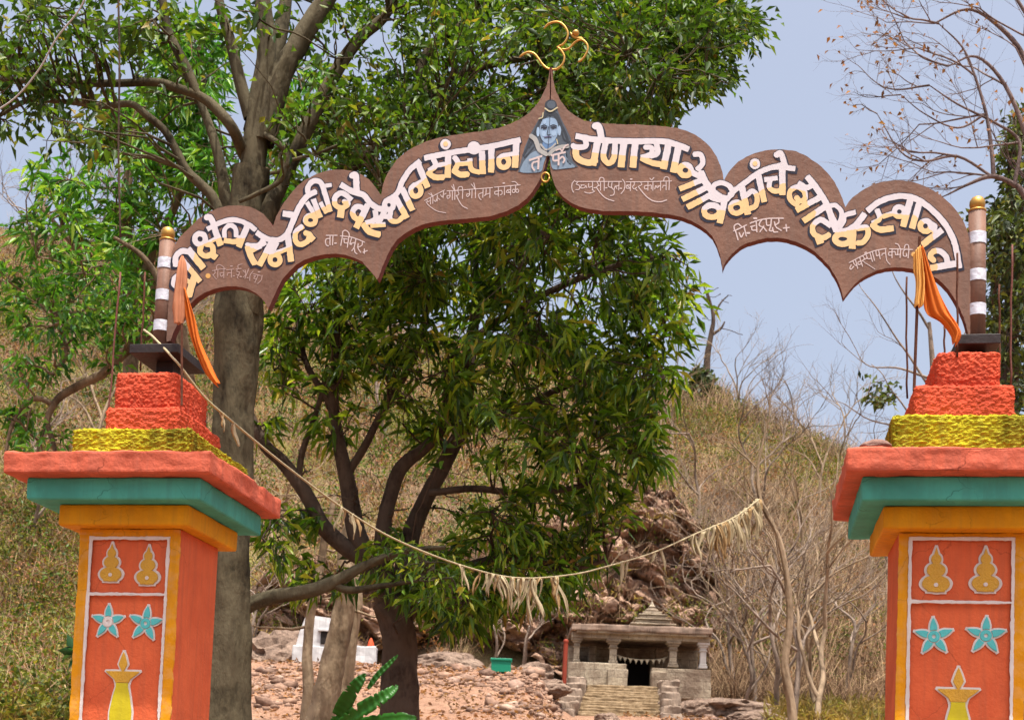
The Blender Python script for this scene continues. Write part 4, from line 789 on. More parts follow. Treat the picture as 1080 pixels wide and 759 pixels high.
q = at(370, 702, 46); M_ored = paint('orange_red_paint', lin(196,76,40), .3, .7, .3); mb = MB(); mb.lathe([(.12,-.2),(.12,.5),(.15,.55),(.13,.8),(.07,1.0),(.02,1.1)], 0, 0, 12); mb.subdiv_noise(1, .02, 4, 2); wb = mb.build('sacred_stone', M_ored, None, True); wb.location = (q[0]+.62, q[1], gz(q[0]+.62, q[1])); tag(wb, 'small orange painted stone standing by the whitewashed block', 'sacred stone')
q = at(594.5, 735, 47); M_redp = paint('red_post_paint', lin(140,56,36), .5, .7, .3); mb = MB(); mb.tube([(0,0,-.8),(0,0,1.0),(.01,0,1.85)], .075, 10); mb.lathe([(.09,1.84),(.09,1.9),(.03,1.95)], .01, 0, 10); wb = mb.build('red_post', M_redp); wb.location = tuple(q); tag(wb, 'thin red post standing left of the temple porch', 'post')
q = at(528, 716, 43); q[2] = gz(q[0], q[1]); M_green = plain('green_plastic', lin(24,120,92), .4); mb = MB()
for a_ in ((-.3,.3,-.2,-.17),(-.3,.3,.17,.2)): mb.box(a_[0], a_[1], a_[2], a_[3], .02, .42, .01, 1)
mb.box(-.3,-.27,-.169,.169,.02,.42,.005,1); mb.box(.27,.3,-.169,.169,.02,.42,.005,1); mb.box(-.269,.269,-.169,.169,.02,.05,.005,1); mb.box(-.33,.33,-.235,-.201,.37,.44,.01,1); mb.box(-.33,.33,.201,.235,.37,.44,.01,1)
crate = mb.build('green_crate', M_green); crate.location = tuple(q); tag(crate, 'green plastic planter box on the rubble bank', 'planter')

def boulder(px, py, Y, w, h, label, seed, mat=None, cat='boulder', group=None):
    t = bmesh.new(); bmesh.ops.create_icosphere(t, subdivisions=4, radius=1); P = np.array([v.co[:] for v in t.verts]); d1, d2, iv = cells(P*1.3+seed*3.1, seed); f = 1+.34*fbm(P*1.6+seed, 5, seed)+.9*(np.minimum(.12, d2-d1)-.06)+.25*(iv-.5)
    for v, a_ in zip(t.verts, f): v.co = Vector((v.co.x*a_*w, v.co.y*a_*w*.8, v.co.z*a_*h))
    mb = MB(); mb.add(t); o = mb.build('boulder', mat or M_bould, None); q = at(px, py, Y); o.location = (q[0], q[1], gz(q[0], q[1])+h*.3); return tag(o, label, cat, group)
m = N('boulder_rock'); n1 = m.noise(1.6, 6, .7); n2 = m.noise(9, 5, .7); cc = m.mix(.45, m.ramp(n1, [(.32, lin(70,56,50)), (.5, lin(118,98,86)), (.68, lin(150,130,114))]), m.ramp(n2, [(.35, lin(62,50,44)), (.6, lin(150,128,110))])); m.base(cc).rough(.92, .1); m.bump(n2, 1, .08); M_bould = m.m
BL = [(655,748,41.5,.0,0)]
for i, (px, py, Y, w, h, lab) in enumerate([(578,742,43,.6,.3,'dark layered boulder just left of the temple steps'), (770,738,45,1.5,.42,'long flat slab of rock right of the temple steps'), (800,748,42,.8,.3,'low brown boulder at the right end of the rock slab'),
   (735,742,44.5,.7,.4,'dark rock under the right corner of the temple'), (563,722,46,.6,.36,'rounded grey boulder left of the red post'), (470,712,46.5,1.2,.55,'reddish boulder on the rubble bank behind the mango trunk'), (300,690,49,1.6,1.1,'large dark boulder behind the white shrine'), (250,704,46,.7,.5,'pinkish boulder at the left end of the rubble bank'),(640,752,40.5,.35,.25,'small pale rock at the foot of the steps')]):
    boulder(px, py, Y, w, h, lab, i+2)

# ============================================================ trees
class Tree:
    """limbs traced on the photograph at their own distances, twigs grown to leaf clusters"""
    def __init__(s, name, label, group, base, bark, leaf, cat='tree'):
        s.V = []; s.F = []; s.o = 0; s.pts = []; s.rad = []; s.LV = []; s.ends = []; s.base = np.array(base, float); s.bark = bark; s.leaf = leaf
        s.root = empty(name, tuple(s.base), 0, label, cat, group)
    def limb(s, P, r, n=7, rec=True, wob=.0):
        P = spline(np.asarray(P, float), 5); r = np.interp(np.linspace(0,1,len(P)), np.linspace(0,1,len(r)), r)
        if wob: P = P+np.stack([fbm(P*1.1+k_*7, 2, 40+k_) for k_ in range(3)],1)*wob*np.linspace(0,1,len(P))[:,None]
        if n >= 12 and len(P) > 2:          # thick wood: more rings, furrowed and bumpy outline
            k_ = np.linspace(0, len(P)-1, len(P)*4); P2 = np.stack([np.interp(k_, np.arange(len(P)), P[:,j]) for j in range(3)], 1); r2 = np.interp(k_, np.arange(len(P)), r); m_ = n*2
            V, Fc = tube_np(P2, r2, m_); c_ = np.repeat(P2, m_, 0); th = np.tile(np.arange(m_)*2*math.pi/m_, len(P2)); rr = np.repeat(r2, m_)
            q = np.stack([np.cos(th)*1.6, np.sin(th)*1.6, np.repeat(np.arange(len(P2)), m_)*.05], 1); f = 1+.16*fbm(q, 3, 17)+.07*np.sin(th*5+q[:,2]*4)+.10*fbm(V*3, 3, 18); V = c_+(V-c_)*f[:,None]
        else: V, Fc = tube_np(P, r, n)
        s.V.append(V); s.F.append(Fc+s.o); s.o += len(V)
        if rec: s.pts.append(P); s.rad.append(r)
        return P, r
    def px(s, L, Y, r, **kw):               # L: (px,py[,dY]) list
        return s.limb([at(p[0], p[1], Y+(p[2] if len(p) > 2 else 0)) for p in L], r, **kw)
    def nearest(s, q):
        P = np.vstack(s.pts); R_ = np.concatenate(s.rad); d = np.linalg.norm(P-q, axis=1)+np.maximum(0, P[:,2]-q[2])*.5; i = int(np.argmin(d)); return P[i], R_[i], d[i]
    def grow(s, q, r1=.006, rmax=.05, sag=.15, n=5, rec=True, seg=6):
        p, r, d = s.nearest(q); e = q-p; L = np.linalg.norm(e)
        if L < .05: return
        t = np.linspace(0,1,seg)[:,None]; up = np.array([0,0,1.]); P = p+e*t+up*(sag*L*(t*(1-t))*1.2)+rng.normal(0, .035*L, (seg,3))*np.sin(np.pi*t)
        rr = np.linspace(min(r*.7, rmax, .012+L*.012), r1, seg); V, Fc = tube_np(P, rr, n); s.V.append(V); s.F.append(Fc+s.o); s.o += len(V)
        if rec: s.pts.append(P[1:]); s.rad.append(rr[1:])
        return P
    def leaves(s, C, Dv, L, w, droop=.0, spread=.9):
        """leaves at points C; each leaf is a folded blade"""
        n = len(C); L = L*rng.uniform(.6, 1.2, n); w = w*rng.uniform(.7, 1.2, n)
        d = Dv+rng.normal(0, spread, (n,3)); d[:,2] -= droop; d /= np.linalg.norm(d, axis=1)[:,None]
        sd = np.cross(d, rng.normal(0,1,(n,3))+[0,0,1.2]); sd /= np.linalg.norm(sd, axis=1)[:,None]+1e-9; nm = np.cross(sd, d)
        a = C; b_ = C+d*L[:,None]; b_[:,2] -= L*.18*(droop > 0); mid = C+d*(L*.45)[:,None]+nm*(L*.05)[:,None]; f = nm*(w*.25)[:,None]
        s.LV.append(np.stack([a, mid+sd*w[:,None]/2+f, b_, mid-sd*w[:,None]/2+f], 1).reshape(-1,3))
    def blob(s, Y, px, py, rx, ry, ncl, nl, L, w, dY=1.2, droop=.3, sub=6, spread=.7, tuft=.28, hang=0):
        for _ in range(sub):
            a_ = rng.uniform(0, 6.28); q_ = math.sqrt(rng.random())*.7; s.grow(at(px+rx*q_*math.cos(a_), py+ry*q_*math.sin(a_), Y+rng.normal(0, dY*.6)), .012, .07, .1)
        for _ in range(ncl):
            a_ = rng.uniform(0, 6.28); q_ = rng.random()**.42; c_ = at(px+rx*q_*math.cos(a_)*rng.uniform(.8,1.12), py+ry*q_*math.sin(a_)*rng.uniform(.8,1.12), Y+rng.normal(0, dY))
            P = s.grow(c_, .004, .02, .1, 4, False, 5)
            if P is None: continue
            k_ = int(nl*rng.uniform(.5, 1.5))+1; t = rng.beta(3, 1.1, k_); base_ = P[0]+(P[-1]-P[0])*t[:,None]*1.0
            Lg = np.linalg.norm(P[-1]-P[0]); base_ = np.where((1-t)[:,None]*Lg > tuft*2.2, P[-1]-(P[-1]-P[0])/max(Lg,1e-6)*tuft*rng.random((k_,1))*2, base_)+rng.normal(0, tuft*.3, (k_,3))
            if hang: base_[:,2] -= hang*rng.random(k_)
            dv = (P[-1]-P[-2]); dv = dv/(np.linalg.norm(dv)+1e-9); s.leaves(base_, np.repeat(dv[None], k_, 0), L, w, droop, spread)
    def ramify(s, p, d, L, r, k_, fan=.32, up=.05, tw=3):
        d = np.asarray(d, float); d = d/np.linalg.norm(d); n = 4; P = [np.asarray(p, float)]
        for i in range(n): d = d+rng.normal(0, .10, 3)+[0,0,up*.4]; d /= np.linalg.norm(d); P.append(P[-1]+d*L/n)
        s.limb(P, [r, r*.6], n=5 if k_ > 1 else 3)
        if k_ <= 0: s.ends.append(P[-1]); return
        for j in range(tw):
            e = d+rng.normal(0, fan, 3)+[0,0,up]; f = (j+1)/tw if j < tw-1 else 1; s.ramify(P[max(1, int(round(f*n)))], e, L*rng.uniform(.5,.85), r*.55, k_-1, fan, up, tw)
    def done(s, trunk='trunk', crown='crown', smooth_=True):
        t = mesh_np(trunk, np.vstack(s.V)-s.base, np.vstack(s.F), s.bark, s.root, True)
        if s.LV:
            V = np.vstack(s.LV)-s.base; n = len(V)//4; b_ = np.arange(n)*4; mesh_np(crown, V, np.stack([np.stack([b_,b_+1,b_+2],1), np.stack([b_,b_+2,b_+3],1)],1).reshape(-1,3), s.leaf, s.root)
        return s.root
BK_g = barkmat('grey_green_bark', lin(42,37,28), lin(86,78,60), 4.5); BK_d = barkmat('dark_bark', lin(48,38,34), lin(86,72,62), 5); BK_b = barkmat('brown_bark', lin(74,60,48), lin(122,104,84), 5); BK_p = barkmat('pale_bark', lin(98,82,66), lin(150,130,106), 4); BK_t = barkmat('bare_twig_bark', lin(84,72,64), lin(138,122,108), 6)
LF_m = leafmat('mango_leaves', [(0, lin(38,58,18)), (.3, lin(72,106,26)), (.65, lin(108,142,38)), (.9, lin(146,164,52)), (.97, lin(164,160,62)), (1, lin(140,110,60))], .45, .32)
LF_b = leafmat('bright_leaves', [(0, lin(36,78,26)), (.4, lin(66,118,36)), (.8, lin(100,150,48)), (1, lin(146,170,70))], .38, .4)
LF_o = leafmat('broad_leaves', [(0, lin(38,60,20)), (.4, lin(62,92,28)), (.78, lin(86,114,34)), (.96, lin(112,128,40)), (1, lin(142,118,54))], .38, .45)
LF_d = leafmat('dry_leaves', [(0, lin(90,62,48)), (.5, lin(136,92,66)), (1, lin(170,124,90))], .3, .7)
LF_e = leafmat('dark_evergreen_leaves', [(0, lin(34,44,22)), (.5, lin(64,78,36)), (.85, lin(92,104,48)), (1, lin(130,124,70))], .28, .5)
# --- the large grey-trunked tree behind the left pillar
Y1 = 15.5; p = at(240, 800, Y1)
t1 = Tree('tall_tree', 'tall tree with a thick grey trunk forking high above the left pillar', 'broad-leaved trees behind the gate', (p[0], p[1], gz(p[0], p[1])-.2), BK_g, LF_o)
t1.limb([(p[0],p[1],gz(p[0],p[1])-.3), at(240,700,Y1), at(243,560,Y1), at(247,430,Y1), at(251,340,Y1), at(258,240,Y1), at(266,180,Y1)], [.34,.24,.21,.23,.26,.22,.2], n=18)
J = (266,182)
t1.px([J,(272,120),(281,60),(277,0),(272,-60)], Y1, [0.143,0.126,0.109,0.0924,0.0672], n=12)
t1.px([(276,150),(290,100),(305,62),(328,25),(352,-15),(372,-60)], Y1, [0.143,0.134,0.118,0.109,0.0924,0.0672], n=12)
t1.px([(268,140,.1),(282,80,.3),(297,30,.4),(305,-30,.5)], Y1, [0.126,0.109,0.084,0.0588], n=10)
t1.px([(264,125),(253,85),(243,43),(233,10),(226,-40)], Y1, [0.0756,0.0714,0.063,0.0546,0.042], n=9)
t1.px([(258,165,.4),(245,135),(225,112),(207,100),(185,93),(165,87),(125,88),(83,88),(40,86),(-20,82)], Y1-.3, [0.0672,0.063,0.0588,0.0504,0.0504,0.0462,0.042,0.0378,0.0336,0.0252], n=9)
t1.px([(208,101),(198,75),(187,53),(176,28),(169,-20)], Y1-.3, [0.0504,0.0588,0.0546,0.0504,0.042], n=9)
t1.px([(250,330,.55),(238,255),(227,213),(212,195),(197,180),(184,155),(173,137),(155,122),(138,110),(110,112),(83,109),(50,106),(27,107),(-10,128)], Y1-.5, [0.084,0.0672,0.0588,0.0546,0.0504,0.0462,0.042,0.042,0.0378,0.0336,0.0294,0.0252,0.0252,0.0168], n=9)
t1.px([(250,330,.3),(238,213,.5),(231,167,.6),(219,127,.7),(205,95,.8)], Y1, [0.084,0.0714,0.063,0.0504,0.042], n=9)
t1.px([(262,330,-.1),(281,232,-.2),(300,187),(330,123),(358,70),(382,38),(405,18),(428,-20)], Y1, [0.118,0.101,0.084,0.084,0.0756,0.0672,0.0588,0.042], n=10)
t1.px([(276,240,.4),(330,200,.5),(373,175,.6),(405,148,.6),(430,128,.6),(447,100,.6),(443,72,.6),(460,45,.6),(485,28,.6),(520,-4,.6),(545,-40,.6)], Y1, [0.084,0.0756,0.0714,0.0714,0.0672,0.0672,0.063,0.0588,0.0504,0.042,0.0336], n=10)
t1.px([(440,110,.6),(470,88,.5),(505,72,.4),(560,60,.3),(620,50,.2),(690,30,.1)], Y1, [0.0504,0.0462,0.042,0.0378,0.0294,0.0168], n=8)
t1.px([(352,95,.2),(345,130,.3),(338,160,.4)], Y1, [0.0252,0.0336,0.042], n=7)
t1.px([(273,138,.4),(292,150),(301,160),(304,172),(296,180),(285,183)], Y1-.35, [0.0294,0.0336,0.0336,0.0294,0.0252,0.021], n=7)
t1.px([(302,165,.0),(296,190),(270,205),(252,213)], Y1-.35, [0.0252,0.0294,0.0252,0.021], n=7)
t1.px([(545,128,.3),(557,100,.3),(563,86,.3),(560,60,.3)], Y1, [0.0294,0.0378,0.042,0.0168], n=8)
for (px, py, rx, ry, nc, dY) in ((430,140,110,60,120,1.2), (540,70,130,70,210,1.4), (660,60,110,60,170,1.2), (745,30,70,35,80,.8), (735,78,45,22,34,.6), (640,135,70,30,90,1.), (500,140,90,40,110,1.), (690,115,30,18,16,.5), (410,215,50,40,60,1), (600,-10,170,40,150,1.4), (440,-5,100,40,60,1.4), (700,0,80,30,70,.8)):
    t1.blob(Y1+.5, px, py, rx, ry, nc, 19, .135, .052, dY, .12, max(4, nc//22), .75, .24)
for (px, py, rx, ry, nc) in ((50,40,80,60,75), (20,100,60,50,40), (130,25,70,40,50), (90,130,70,40,34), (340,60,40,60,14), (320,150,50,50,30), (250,20,60,40,18), (380,110,40,50,26), (175,60,40,50,18)):
    t1.blob(Y1-.2, px, py, rx, ry, nc, 9, .15, .065, 1., .15, max(3, nc//14), .8, .22)
t1.done()

# --- mango tree in the middle
Y2 = 19.; p = at(421, 800, Y2)
t2 = Tree('mango_tree', 'dark mango tree with long drooping leaves standing under the middle of the arch', 'broad-leaved trees behind the gate', (p[0], p[1], gz(p[0], p[1])-.2), BK_d, LF_m)
t2.limb([(p[0],p[1],gz(p[0],p[1])-.3), at(421,759,Y2), at(421,710,Y2), at(420,664,Y2), at(410,635,Y2)], [.34,.26,.24,.23,.22], n=16)
for L, r in (([(414,645),(395,605),(377,565),(371,535),(366,506),(358,470),(352,430),(353,390),(355,340),(352,273)], [.17,.15,.13,.12,.11,.09,.075,.06,.05,.035]),
             ([(385,590),(362,575),(340,554),(328,530),(315,509),(297,486),(280,470),(264,440),(258,415)], [.12,.115,.11,.1,.1,.095,.085,.07,.05]),
             ([(412,640),(404,600),(403,572),(406,545),(412,522),(420,498),(432,484),(447,473),(470,446),(470,410),(474,380)], [.14,.12,.11,.1,.1,.1,.095,.08,.07,.055,.04]),
             ([(418,650,.3),(426,605,.3),(433,565,.3),(440,546,.3),(452,520,.3),(464,498,.3),(478,470,.3),(488,448,.3),(494,403,.3),(497,363,.3),(502,320,.3),(500,270,.3),(498,220,.3)], [.17,.15,.13,.12,.11,.11,.105,.1,.09,.08,.07,.06,.04]),
             ([(424,660),(450,620),(484,601),(520,590),(560,590),(600,600),(640,590)], [.1,.085,.07,.06,.05,.04,.03]), ([(488,450,.3),(520,440,.3),(560,425,.2),(610,400),(660,380),(700,355)], [.07,.06,.055,.05,.04,.03]),
             ([(497,360,.3),(530,335,.2),(575,310),(620,290),(670,275),(710,270)], [.06,.055,.05,.045,.035,.025]), ([(352,430),(335,405),(322,380),(315,345),(312,310)], [.05,.045,.04,.035,.025]), ([(366,500),(385,470),(400,440),(425,400),(440,370),(450,320)], [.06,.055,.05,.045,.04,.03]),
             ([(315,509),(318,480),(328,450),(338,420),(345,385)], [.045,.045,.04,.035,.025]), ([(502,320,.3),(540,280),(590,240),(640,215)], [.05,.045,.04,.03]), ([(452,520),(500,515),(550,520),(600,515),(650,500)], [.05,.05,.045,.04,.03])):
    t2.px(L, Y2, r, n=10)
for (px, py, rx, ry, nc, dY) in ((590,300,120,90,330,1.4), (690,310,45,70,120,.7), (670,390,50,40,70,.8), (640,450,60,60,170,1), (690,495,22,16,16,.4), (480,265,110,60,250,1.3), (560,390,100,60,170,1.2), (545,470,80,50,70,1.1), (570,545,90,40,120,1.1), (520,615,110,34,150,1), (480,640,60,26,60,.8), (560,625,40,14,30,.7), (440,590,60,40,60,1), (600,585,44,26,34,.8), (640,530,34,24,26,.6), (400,260,70,50,150,1), (330,300,45,50,90,.8), (300,340,24,50,44,.6), (390,340,60,50,120,1), (450,420,50,60,90,1), (370,420,40,60,50,.8), (440,330,40,50,60,.9), (290,400,20,50,20,.6), (300,560,40,40,40,.8), (330,610,40,22,26,.7), (640,190,90,40,130,1), (520,200,110,30,140,1), (420,300,50,40,50,.8)):
    t2.blob(Y2, px, py, rx, ry, int(nc*(.52 if px > 470 else .5)), 13, .27, .054, dY, .5, max(4, nc//16), .75, .22)
for _ in range(150): t2.grow(at(rng.uniform(285,560), rng.uniform(240,560), Y2+rng.normal(0,.9)), .006, .028, .08, 5)
t2.done()

# --- bright mango behind, left
Y3 = 22.; p = at(136, 800, Y3)
t3 = Tree('mango_tree', 'bright green mango tree filling the gap left of the thick grey trunk', 'broad-leaved trees behind the gate', (p[0], p[1], gz(p[0], p[1])-.2), BK_b, LF_b)
t3.limb([(p[0],p[1],gz(p[0],p[1])-.3), at(136,700,Y3), at(133,500,Y3), at(138,380,Y3), at(136,300,Y3), at(134,200,Y3), at(145,110,Y3)], [.26,.2,.15,.12,.1,.08,.05], n=10)
t3.px([(136,320),(165,260),(195,190),(215,110),(210,50)], Y3, [.08,.07,.06,.05,.03]); t3.px([(138,330),(100,290),(70,250),(45,220)], Y3, [.06,.05,.04,.03]); t3.px([(136,330),(220,240),(290,170),(330,130)], Y3, [.06,.055,.045,.03])
for (px, py, rx, ry, nc) in ((200,75,45,65,120), (170,140,60,60,110), (225,190,40,50,70), (110,190,60,50,60), (150,250,50,40,50), (60,250,50,40,36), (320,170,60,70,110), (310,90,40,40,40), (345,230,60,30,50), (120,300,50,34,36), (30,210,30,50,14)):
    t3.blob(Y3, px, py, rx, ry, int(nc*.8), 12, .28, .058, 1., .5, max(4, nc//16), .7, .24)
t3.done()

# --- low crooked tree left of the left pillar
Y4 = 17.; p = at(205, 800, Y4)
t4 = Tree('crooked_tree', 'low tree with a crooked brown branch sprawling left of the left pillar', None, (p[0], p[1], gz(p[0], p[1])-.2), BK_b, LF_b)
t4.limb([(p[0],p[1],gz(p[0],p[1])-.3), at(205,600,Y4), at(200,430,Y4), at(190,345,Y4)], [.16,.13,.1,.08])
t4.px([(196,400),(178,330),(160,345),(147,360),(130,372),(110,393),(88,404),(67,416),(58,425),(50,445),(57,470),(61,500)], Y4, [.08,.085,.08,.075,.07,.06,.055,.05,.045,.035,.03,.02]); t4.px([(56,426),(40,420),(25,428),(12,450),(6,480)], Y4, [.04,.035,.03,.025,.02]); t4.px([(190,345),(170,300),(150,270),(120,250)], Y4, [.05,.045,.035,.02]); t4.px([(50,445),(42,465),(38,485)], Y4, [.025,.02,.015]); t4.px([(57,395),(70,370),(60,340),(40,320)], Y4, [.03,.03,.025,.015])
for (px, py, rx, ry, nc) in ((60,330,60,40,30), (100,300,50,40,30), (30,390,30,20,10), (120,345,40,24,18), (15,300,30,30,14), (90,370,50,20,10), (25,440,22,18,9), (150,330,20,30,12), (50,470,40,20,8)):
    t4.blob(Y4, px, py, rx, ry, nc, 12, .16, .05, .7, .35, 4, .75, .2)
t4.done()

# --- grey leaning branch beside the left pillar
Y5 = 16.; p = at(205, 800, Y5)
t5 = Tree('leaning_tree', 'smooth grey bough bending right from behind the left pillar', None, (p[0]-.15, p[1], gz(p[0], p[1])-.2), BK_g, LF_m)
t5.limb([(p[0],p[1],gz(p[0],p[1])-.3), at(214,740,Y5), at(224,690,Y5), at(236,668,Y5), at(255,643,Y5), at(285,630,Y5), at(330,622,Y5), at(355,612,Y5), at(378,600,Y5), at(400,590,Y5), at(430,580,Y5), at(470,577,Y5)], [.14,.12,.1,.095,.085,.08,.08,.07,.06,.05,.04,.025], n=12)
t5.px([(350,615),(368,622),(400,618),(440,612)], Y5, [.05,.045,.035,.02])
for (px, py, rx, ry, nc) in ((430,590,50,24,16), (460,620,40,24,14)): t5.blob(Y5, px, py, rx, ry, nc, 10, .13, .04, .5, .4, 3)
t5.done()

# --- pale leaning trunks
Y6 = 23.
for L, r, lab in (([(330,800),(340,750),(352,700),(362,655),(366,620),(362,585),(372,540)], [.28,.22,.2,.18,.17,.1,.05], 'pale brown trunk leaning right in front of the white shrine'),
                  ([(372,790),(362,740),(368,690),(374,640),(370,590),(376,540)], [.18,.15,.13,.13,.1,.06], 'pale trunk crossing just behind the leaning brown trunk'),
                  ([(322,790),(324,740),(325,690),(328,650),(336,600),(345,560),(350,520)], [.12,.1,.09,.08,.07,.06,.04], 'thin bare pole-like trunk in front of the left side of the white shrine')):
    p = at(*L[0], Y6); t = Tree('bare_tree', lab, 'pale bare trunks by the shrine', (p[0], p[1], gz(p[0], p[1])-.2), BK_p, LF_d)
    t.limb([(p[0],p[1],gz(p[0],p[1])-.3)]+[at(*q, Y6) for q in L], [r[0]*1.1]+r, n=12, wob=.12)
    for _ in range(16): q_ = at(L[-1][0]+rng.normal(-10, 50), L[-1][1]+rng.normal(40, 45), Y6+rng.normal(0,.5)); t.grow(q_, .006, .03, -.2, 5)
    t.done(); Y6 += .8
    # root stump shapes stay with the trunks

# --- right edge: dark evergreen, and a bare tree with a few brown leaves
Y7 = 26.; p = at(1066, 800, Y7)
t7 = Tree('evergreen_tree', 'dark green tree rising behind the right pole', None, (p[0], p[1], gz(p[0], p[1])-.2), BK_d, LF_e)
t7.limb([(p[0],p[1],gz(p[0],p[1])-.3), at(1066,600,Y7), at(1064,420,Y7), at(1068,300,Y7), at(1066,200,Y7), at(1072,120,Y7)], [.3,.25,.18,.14,.1,.05], n=10); t7.px([(1064,420),(1054,370),(1048,300),(1046,240)], Y7, [.08,.07,.05,.03]); t7.px([(1068,330),(1085,270),(1100,220)], Y7, [.08,.06,.04])
for (px, py, rx, ry, nc) in ((1062,250,24,50,120), (1085,170,30,60,110), (1060,330,20,40,60), (1066,400,22,40,60), (1100,300,40,80,100), (1030,235,14,14,10)): t7.blob(Y7, px, py, rx, ry, nc, 14, .19, .07, 1.2, .25, 8, .8, .26)
t7.done()
Y8 = 19.; p = at(1130, 800, Y8)
t8 = Tree('bare_tree', 'leafless spreading tree with a few brown leaves at the upper right edge', 'leafless trees on the right', (p[0], p[1], gz(p[0], p[1])-.2), barkmat('purple_grey_bark', lin(84,70,66), lin(124,108,104), 6), LF_d)
t8.limb([(p[0],p[1],gz(p[0],p[1])-.3), at(1130,600,Y8), at(1126,400,Y8), at(1118,290,Y8), at(1110,230,Y8), at(1105,120,Y8), at(1100,0,Y8)], [.25,.22,.18,.15,.12,.1,.07], n=10)
for L, r in (([(1112,250),(1080,205),(1070,195),(1046,186),(1020,195),(1000,205)], [.06,.05,.04,.035,.02,.012]), ([(1048,187),(1046,160),(1040,120),(1028,80),(1015,50),(990,25)], [.035,.03,.025,.02,.015,.008]), ([(1110,230),(1085,150),(1060,90),(1030,60),(1000,70)], [.05,.04,.03,.02,.01]), ([(1046,186),(1010,165),(975,170),(950,160),(925,120)], [.022,.02,.016,.012,.006]),
             ([(1105,130),(1080,60),(1050,25),(1020,10),(985,25)], [.05,.04,.03,.02,.012]), ([(1070,195),(1075,150),(1050,130),(1010,110),(980,90)], [.03,.025,.02,.015,.008]), ([(1040,120),(1010,135),(975,120),(950,100)], [.018,.014,.01,.006]), ([(1105,60),(1085,20),(1060,-20)], [.04,.03,.02])):
    t8.px(L, Y8, r, n=6)
for (px, py), (qx, qy), L_, k_ in (((1000,205),(975,215),.5,3), ((990,25),(950,20),.8,4), ((1000,70),(955,60),.9,4), ((925,120),(905,105),.3,2), ((985,25),(945,30),.7,3), ((980,90),(940,95),.7,4), ((950,100),(925,100),.4,3), ((1046,186),(1000,180),.9,4), ((1040,120),(985,125),.9,4), ((1028,80),(975,50),.9,4), ((1060,90),(1010,70),1.,4), ((1075,150),(1020,150),.9,4), ((1020,195),(985,200),.6,3), ((1010,165),(970,155),.7,4), ((1105,120),(1060,60),1.,4), ((1100,40),(1050,10),1.,4), ((1110,200),(1060,140),1.,4), ((975,170),(935,150),.5,3), ((1090,0),(1030,-20),1.,4)):
    a8 = at(px, py, Y8); b8 = at(qx, qy, Y8+rng.normal(0,.4)); p8, r8, _ = t8.nearest(a8); t8.ramify(p8, b8-a8, L_, .016 if k_ > 3 else .01, k_, .38, .02)
E8 = np.array(t8.ends); E8 = E8[rng.random(len(E8)) < .34]; t8.leaves(E8, rng.normal(0,1,(len(E8),3)), .09, .05, .2, .5)
t8.done()
# twigs hanging into the sky above the right pillar
Y9 = 30.; p = at(1010, 640, Y9)
t9 = Tree('bare_tree', 'thin leafless tree whose twigs show between the rods left of the right pole', 'leafless trees on the right', (p[0], p[1], gz(p[0], p[1])-.2), BK_t, LF_e)
t9.limb([(p[0],p[1],gz(p[0],p[1])-.3), at(1000,560,Y9), at(990,470,Y9), at(985,400,Y9), at(980,340,Y9)], [.16,.14,.1,.07,.04], n=8)
for L in ([(992,480),(960,440),(935,410),(915,380)], [(988,420),(955,370),(925,330),(905,300)], [(985,400),(950,390),(915,385),(895,360)], [(982,350),(955,310),(940,280)], [(990,460),(950,450),(910,440),(880,420)], [(985,410),(1010,360),(1030,330)]): t9.px(L, Y9, [.035,.022,.014,.007], n=5, wob=.2)
for (px, py), (qx, qy) in (((915,380),(890,360)), ((905,300),(895,280)), ((895,360),(880,330)), ((940,280),(925,262)), ((880,420),(860,400)), ((955,370),(930,350)), ((1030,330),(1040,300)), ((950,450),(905,470)), ((960,440),(925,455))):
    a8 = at(px, py, Y9); p8, r8, _ = t9.nearest(a8); t9.ramify(p8, at(qx, qy, Y9)-a8, .7, .009, 3, .4, .05)
t9.blob(Y9, 925, 412, 18, 16, 14, 8, .2, .1, .4, .2, 3); t9.done()

# --- ridge tree and bare trees on the slope
def bare_tree(name, label, h, bark, seed, leaf=None, depth=4, group=None, wide=.36):
    r = np.random.default_rng(seed); t = Tree(name, label, group, (0,0,0), bark, leaf or LF_e)
    def rec(p, d, L, rad, k_):
        n = 5; P = [p]; dd = d.copy()
        for i in range(n): dd = dd+r.normal(0, .17, 3)+[0,0,.04]; dd /= np.linalg.norm(dd); P.append(P[-1]+dd*L/n)
        t.limb(P, np.linspace(rad, rad*.62, 3), n=6 if k_ < 2 else 4)
        if k_ >= depth: return P
        for j in range(r.integers(2, 4) if k_ else 3):
            e = dd+r.normal(0, wide, 3); e[2] = abs(e[2])+.12; e /= np.linalg.norm(e); f = r.uniform(.45, 1) if j else 1; q_ = P[int(f*n)]; rec(q_, e, L*r.uniform(.6,.85), rad*.58, k_+1)
    rec(np.array([0,0,-.3]), np.array([r.normal(0,.12), r.normal(0,.12), 1.]), h*.46, h*.0125, 0)
    return t
def put_tree(root, px, Y, rz, sc, label):
    q = at(px, 600, Y); root.location = (q[0], q[1], gz(q[0], q[1])-.1); root.rotation_euler.z = rz; root.scale = (sc,)*3; root['label'] = label
pro = [bare_tree('bare_tree', 'x', 6.5, BK_p if i_ % 2 else BK_t, 20+i_, None, 5, 'bare trees on the slope') for i_ in range(4)]
roots = [t.done() for t in pro]
